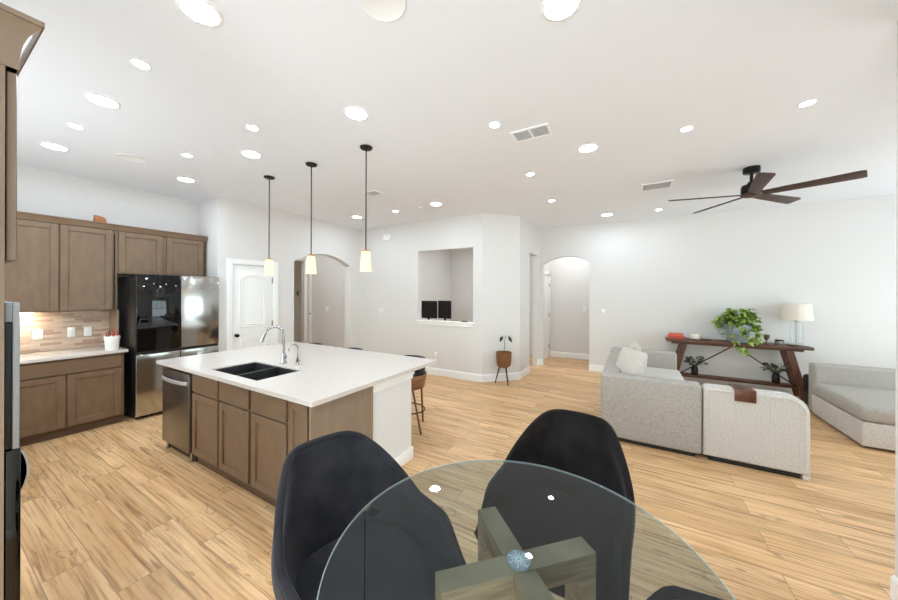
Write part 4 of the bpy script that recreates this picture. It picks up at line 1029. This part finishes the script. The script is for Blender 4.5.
lf.leaf(q + Vector((-0.045, -0.02, 0.002)), (-0.42, -0.15, -0.85), 0.115, 0.062, 0.12, 0, sd_)
lf2 = MB(); lf2.leaf(q + Vector((0.05, 0.02, 0.008)), (0.45, 0.12, -0.85), 0.135, 0.062, 0.12, 0, sd_); lf2.build('leaf', 'darkleaf', pl, recalc=False)
lf.build('leaf', 'darkleaf', pl, recalc=False)

# ------------------------------------------------------------------ study behind the pass-through
t = thing('study_desk', 'desk in the study, hidden below the pass-through ledge under the monitors', 'desk', (-4.1, 6.75, 0))
MB().box((-4.8, 6.42, 0.72), (-3.4, 7.1, 0.75), 0.004).build('desktop', 'cabx', t)
for x in (-4.75, -3.45):
    for y in (6.47, 7.05): MB().box((x - 0.025, y - 0.025, 0), (x + 0.025, y + 0.025, 0.719)).build('leg', 'iron', t, smooth=False)
def monitor(label, c, rz, w, h, zc):
    t = thing('monitor', label, 'monitor', (c[0], c[1], 0.7505), group='monitors in the study')
    mt = Matrix.Translation((c[0], c[1], 0)) @ Matrix.Rotation(R(rz), 4, 'Z')
    MB().box((-w / 2, -0.012, zc - h / 2), (w / 2, 0.012, zc + h / 2), 0.004, 2, mt).build('bezel', 'blackplastic', t)
    MB().box((-w / 2 + 0.01, -0.014, zc - h / 2 + 0.012), (w / 2 - 0.01, -0.0122, zc + h / 2 - 0.01), 0, 1, mt).build('screen', 'screen', t, smooth=False)
    b = MB(); b.box((-0.03, 0.013, 0.76), (0.03, 0.03, zc), 0.003, 2, mt); b.box((-0.11, -0.08, 0.7505), (0.11, 0.10, 0.762), 0.003, 2, mt); b.build('stand', 'blackplastic', t)
monitor('dark monitor nearest the left side of the pass-through', (-4.41, 6.60), 0, 0.53, 0.43, 1.235)
monitor('dark angled monitor in the middle of the pass-through opening', (-3.945, 6.62), -8, 0.40, 0.43, 1.245)
o = MB().box((-2.88, YB + 0.06, 1.0885), (-2.76, YB + 0.10, 1.105), 0.003).build('small_box', 'blackplastic'); tag(o, 'small black object on the right end of the pass-through ledge', 'box')

# ------------------------------------------------------------------ wall plates
plate('wall_outlet', 'white outlet with a plug low on the pass-through wall, beyond the counter tip', 'outlet', (-3.42, YB, 0.40), (1, 0, 0), (0, -1, 0), 0.075, 0.12)
o = MB().box((-3.445, YB - 0.05, 0.385), (-3.395, YB - 0.009, 0.45), 0.008).build('charger_plug', 'plate'); tag(o, 'white charger plug in the low outlet on the pass-through wall', 'plug')
plate('light_switch', 'white double switch on the pass-through wall near the left arch', 'light switch', (-4.868, YB, 1.238), (1, 0, 0), (0, -1, 0), 0.12, 0.12, 'switch')
plate('light_switch', 'white switch on the living room wall right of the far arch', 'light switch', (-0.534, YF, 1.26), (1, 0, 0), (0, -1, 0), 0.075, 0.12, 'switch')
plate('light_switch', 'white switch inside the far hall', 'light switch', (-1.03, 8.55, 1.235), (1, 0, 0), (0, -1, 0), 0.075, 0.12, 'switch')
plate('light_switch', 'white switch in the back hall seen through the left arch', 'light switch', (-6.672, YB, 1.232), (1, 0, 0), (0, -1, 0), 0.115, 0.12, 'switch')
t = thing('door_chime', 'small white chime box high on the pass-through wall', 'chime', (-4.687, YB, 2.87))
MB().box((-4.79, YB - 0.045, 2.80), (-4.60, YB, 2.93), 0.008).build('cover', 'plate', t)
t = thing('wall_hook', 'small metal hook on the wall of the back hall', 'hook', (-9.08, 6.24, 1.62))
b = MB(); b.box((-9.08, 6.22, 1.56), (-9.072, 6.26, 1.68), 0.002); b.tube([(-9.075, 6.24, 1.66), (-9.03, 6.24, 1.67), (-9.01, 6.24, 1.70)], 0.007, 8); b.tube([(-9.075, 6.24, 1.58), (-9.03, 6.24, 1.57), (-9.02, 6.24, 1.60)], 0.007, 8); b.build('hook', 'bronze', t)

# ------------------------------------------------------------------ ceiling: cans, speakers, vents, detector, fan
def can(label, x, y, r, group):
    t = local('recessed_light', label, 'ceiling light', group)
    MB().lathe([(r, -0.0015), (r, -0.006), (r * 1.16, -0.006), (r * 1.24, -0.001), (r * 1.24, 0)], (0, 0, 0), 28).build('trim_ring', 'trim', t)
    MB().lathe([(0, -0.003), (r, -0.003)], (0, 0, 0), 24).build('lens', 'lens', t, smooth=False, recalc=False)
    t.location = (x, y, H); return t
G1, G2 = 'large recessed ceiling lights', 'small recessed ceiling lights'
big0 = can('large recessed light at the top edge, between the oven cabinet crown and the round speaker', -1.972, 0.79, 0.082, G1)
for x, y, lb in ((-3.551, 0.785, 'large recessed light second from the camera in the row along the cabinets'), (-5.099, 0.789, 'large recessed light nearest the tall upper cabinet'),
                 (-3.533, 1.88, 'large recessed light above the middle of the island'), (-5.079, 1.88, 'large recessed light just in front of the fridge'), (-1.975, 1.883, 'large recessed light above the near end of the island'),
                 (-0.321, 1.693, 'large recessed light at the top edge above the glass table'), (-0.396, 3.496, 'large recessed light below the slatted twin vent'), (-4.665, 4.472, 'large recessed light near the left arch'),
                 (-2.832, 4.46, 'large recessed light in front of the pass-through'), (-0.417, 6.62, 'large recessed light before the far arch')):
    c = copy_tree(big0); c.location = (x, y, H); c['label'] = lb
sm0 = can('small recessed light between the two nearest large kitchen lights', -2.762, 0.781, 0.042, G2)
for x, y, lb in ((-4.30, 0.786, 'small recessed light near the tall upper cabinets'), (-2.954, 1.582, 'small recessed light above the island sink'), (-4.162, 1.549, 'small recessed light in front of the fridge side of the island'),
                 (-1.051, 2.606, 'small recessed light left of the slatted twin vent'), (-1.104, 3.906, 'small recessed light behind the slatted twin vent'), (-1.114, 5.195, 'small recessed light above the planter side of the room'),
                 (0.398, 6.668, 'small recessed light between the fan and the far wall'), (0.413, 3.516, 'small recessed light in front of the fan vent'), (1.163, 3.504, 'small recessed light above the fan blade at the right'),
                 (-3.713, 4.484, 'small recessed light beside the smoke detector')):
    c = copy_tree(sm0); c.location = (x, y, H); c['label'] = lb
def speaker(label, x, y, r):
    t = thing('ceiling_speaker', label, 'speaker', (x, y, H), group='round ceiling speakers')
    MB().lathe([(0, -0.004), (r * 0.96, -0.005), (r, -0.008), (r * 1.03, -0.006), (r * 1.04, 0)], (x, y, H), 40).build('grille', 'grille', t)
speaker('round flush speaker at the top edge of the ceiling', -1.10, 1.22, 0.115)
speaker('round flush speaker above the kitchen cabinets', -4.787, 1.283, 0.115)
speaker('round flush speaker near the left arch', -4.03, 4.36, 0.10)
t = thing('smoke_detector', 'small round smoke detector before the pass-through', 'smoke detector', (-3.171, 4.48, H))
MB().lathe([(0, -0.022), (0.03, -0.022), (0.045, -0.016), (0.05, 0)], (-3.171, 4.48, H), 28).build('cover', 'grille', t)
def vent(label, x0, x1, y0, y1, panes, along='y'):
    t = thing('ceiling_vent', label, 'vent', ((x0 + x1) / 2, (y0 + y1) / 2, H), group='ceiling air vents')
    f = MB(); e = 0.022; z0, z1 = H - 0.010, H
    f.box((x0, y0, z0), (x1, y0 + e, z1)); f.box((x0, y1 - e, z0), (x1, y1, z1)); f.box((x0, y0 + e, z0), (x0 + e, y1 - e, z1)); f.box((x1 - e, y0 + e, z0), (x1, y1 - e, z1))
    for i in range(1, panes):
        xm = x0 + (x1 - x0) * i / panes; f.box((xm - 0.009, y0 + e, z0), (xm + 0.009, y1 - e, z1))
    f.build('frame', 'trim', t, smooth=False)
    MB().box((x0 + e, y0 + e, H - 0.002), (x1 - e, y1 - e, H)).build('backing', 'ventgrey', t, smooth=False)
    s = MB(); n = 9
    for i in range(n):
        yy = y0 + e + (y1 - y0 - 2 * e) * (i + 0.5) / n
        mt = Matrix.Translation((0, yy, H - 0.006)) @ Matrix.Rotation(R(35), 4, 'X')
        s.box((x0 + e, -0.006, -0.0012), (x1 - e, 0.006, 0.0012), 0, 1, mt)
    s.build('louvre', 'grille', t, smooth=False)
vent('white twin panel ceiling vent in the middle of the room', -0.985, -0.64, 2.805, 3.02, 2)
vent('white ceiling vent beside the fan', 0.10, 0.46, 5.02, 5.34, 1)
vent('white ceiling vent behind the tallest pendant rod', -3.46, -3.205, 3.41, 3.615, 1)

# fan
fcx, fcy, fz = 1.20, 4.98, 2.81
t = thing('ceiling_fan', 'dark five blade ceiling fan over the living room', 'ceiling fan', (fcx, fcy, H))
MB().lathe([(0, 0), (0.075, 0), (0.078, -0.004), (0.078, -0.06), (0.07, -0.066), (0, -0.066)], (fcx, fcy, H), 32).build('canopy', 'iron', t)
MB().tube([(fcx, fcy, H - 0.06), (fcx, fcy, fz + 0.13)], 0.016, 14).build('downrod', 'iron', t)
MB().lathe([(0, 0.15), (0.03, 0.15), (0.045, 0.12), (0.085, 0.11), (0.095, 0.09), (0.095, 0.025), (0.085, 0.015), (0, 0.015)], (fcx, fcy, fz), 32).build('motor', 'iron', t)
MB().lathe([(0, -0.028), (0.05, -0.028), (0.09, -0.016), (0.10, 0.0), (0.09, 0.0135), (0, 0.0135)], (fcx, fcy, fz), 32).build('hub', 'fanblade', t)
for k in range(5):
    a = R(192 - 72 * k)
    mt = Matrix.Translation((fcx, fcy, fz)) @ Matrix.Rotation(a, 4, 'Z') @ Matrix.Rotation(R(-15), 4, 'X')
    b = MB(); pts = [(0.07, -0.045), (0.26, -0.055), (0.785, -0.072), (0.82, -0.060), (0.82, 0.058), (0.785, 0.068), (0.26, 0.055), (0.07, 0.045)]
    b.prism(pts, 'z', -0.007, 0.007, 0.003)
    for v in b.bm.verts: v.co = mt @ v.co
    b.build('blade', 'fanblade', t)
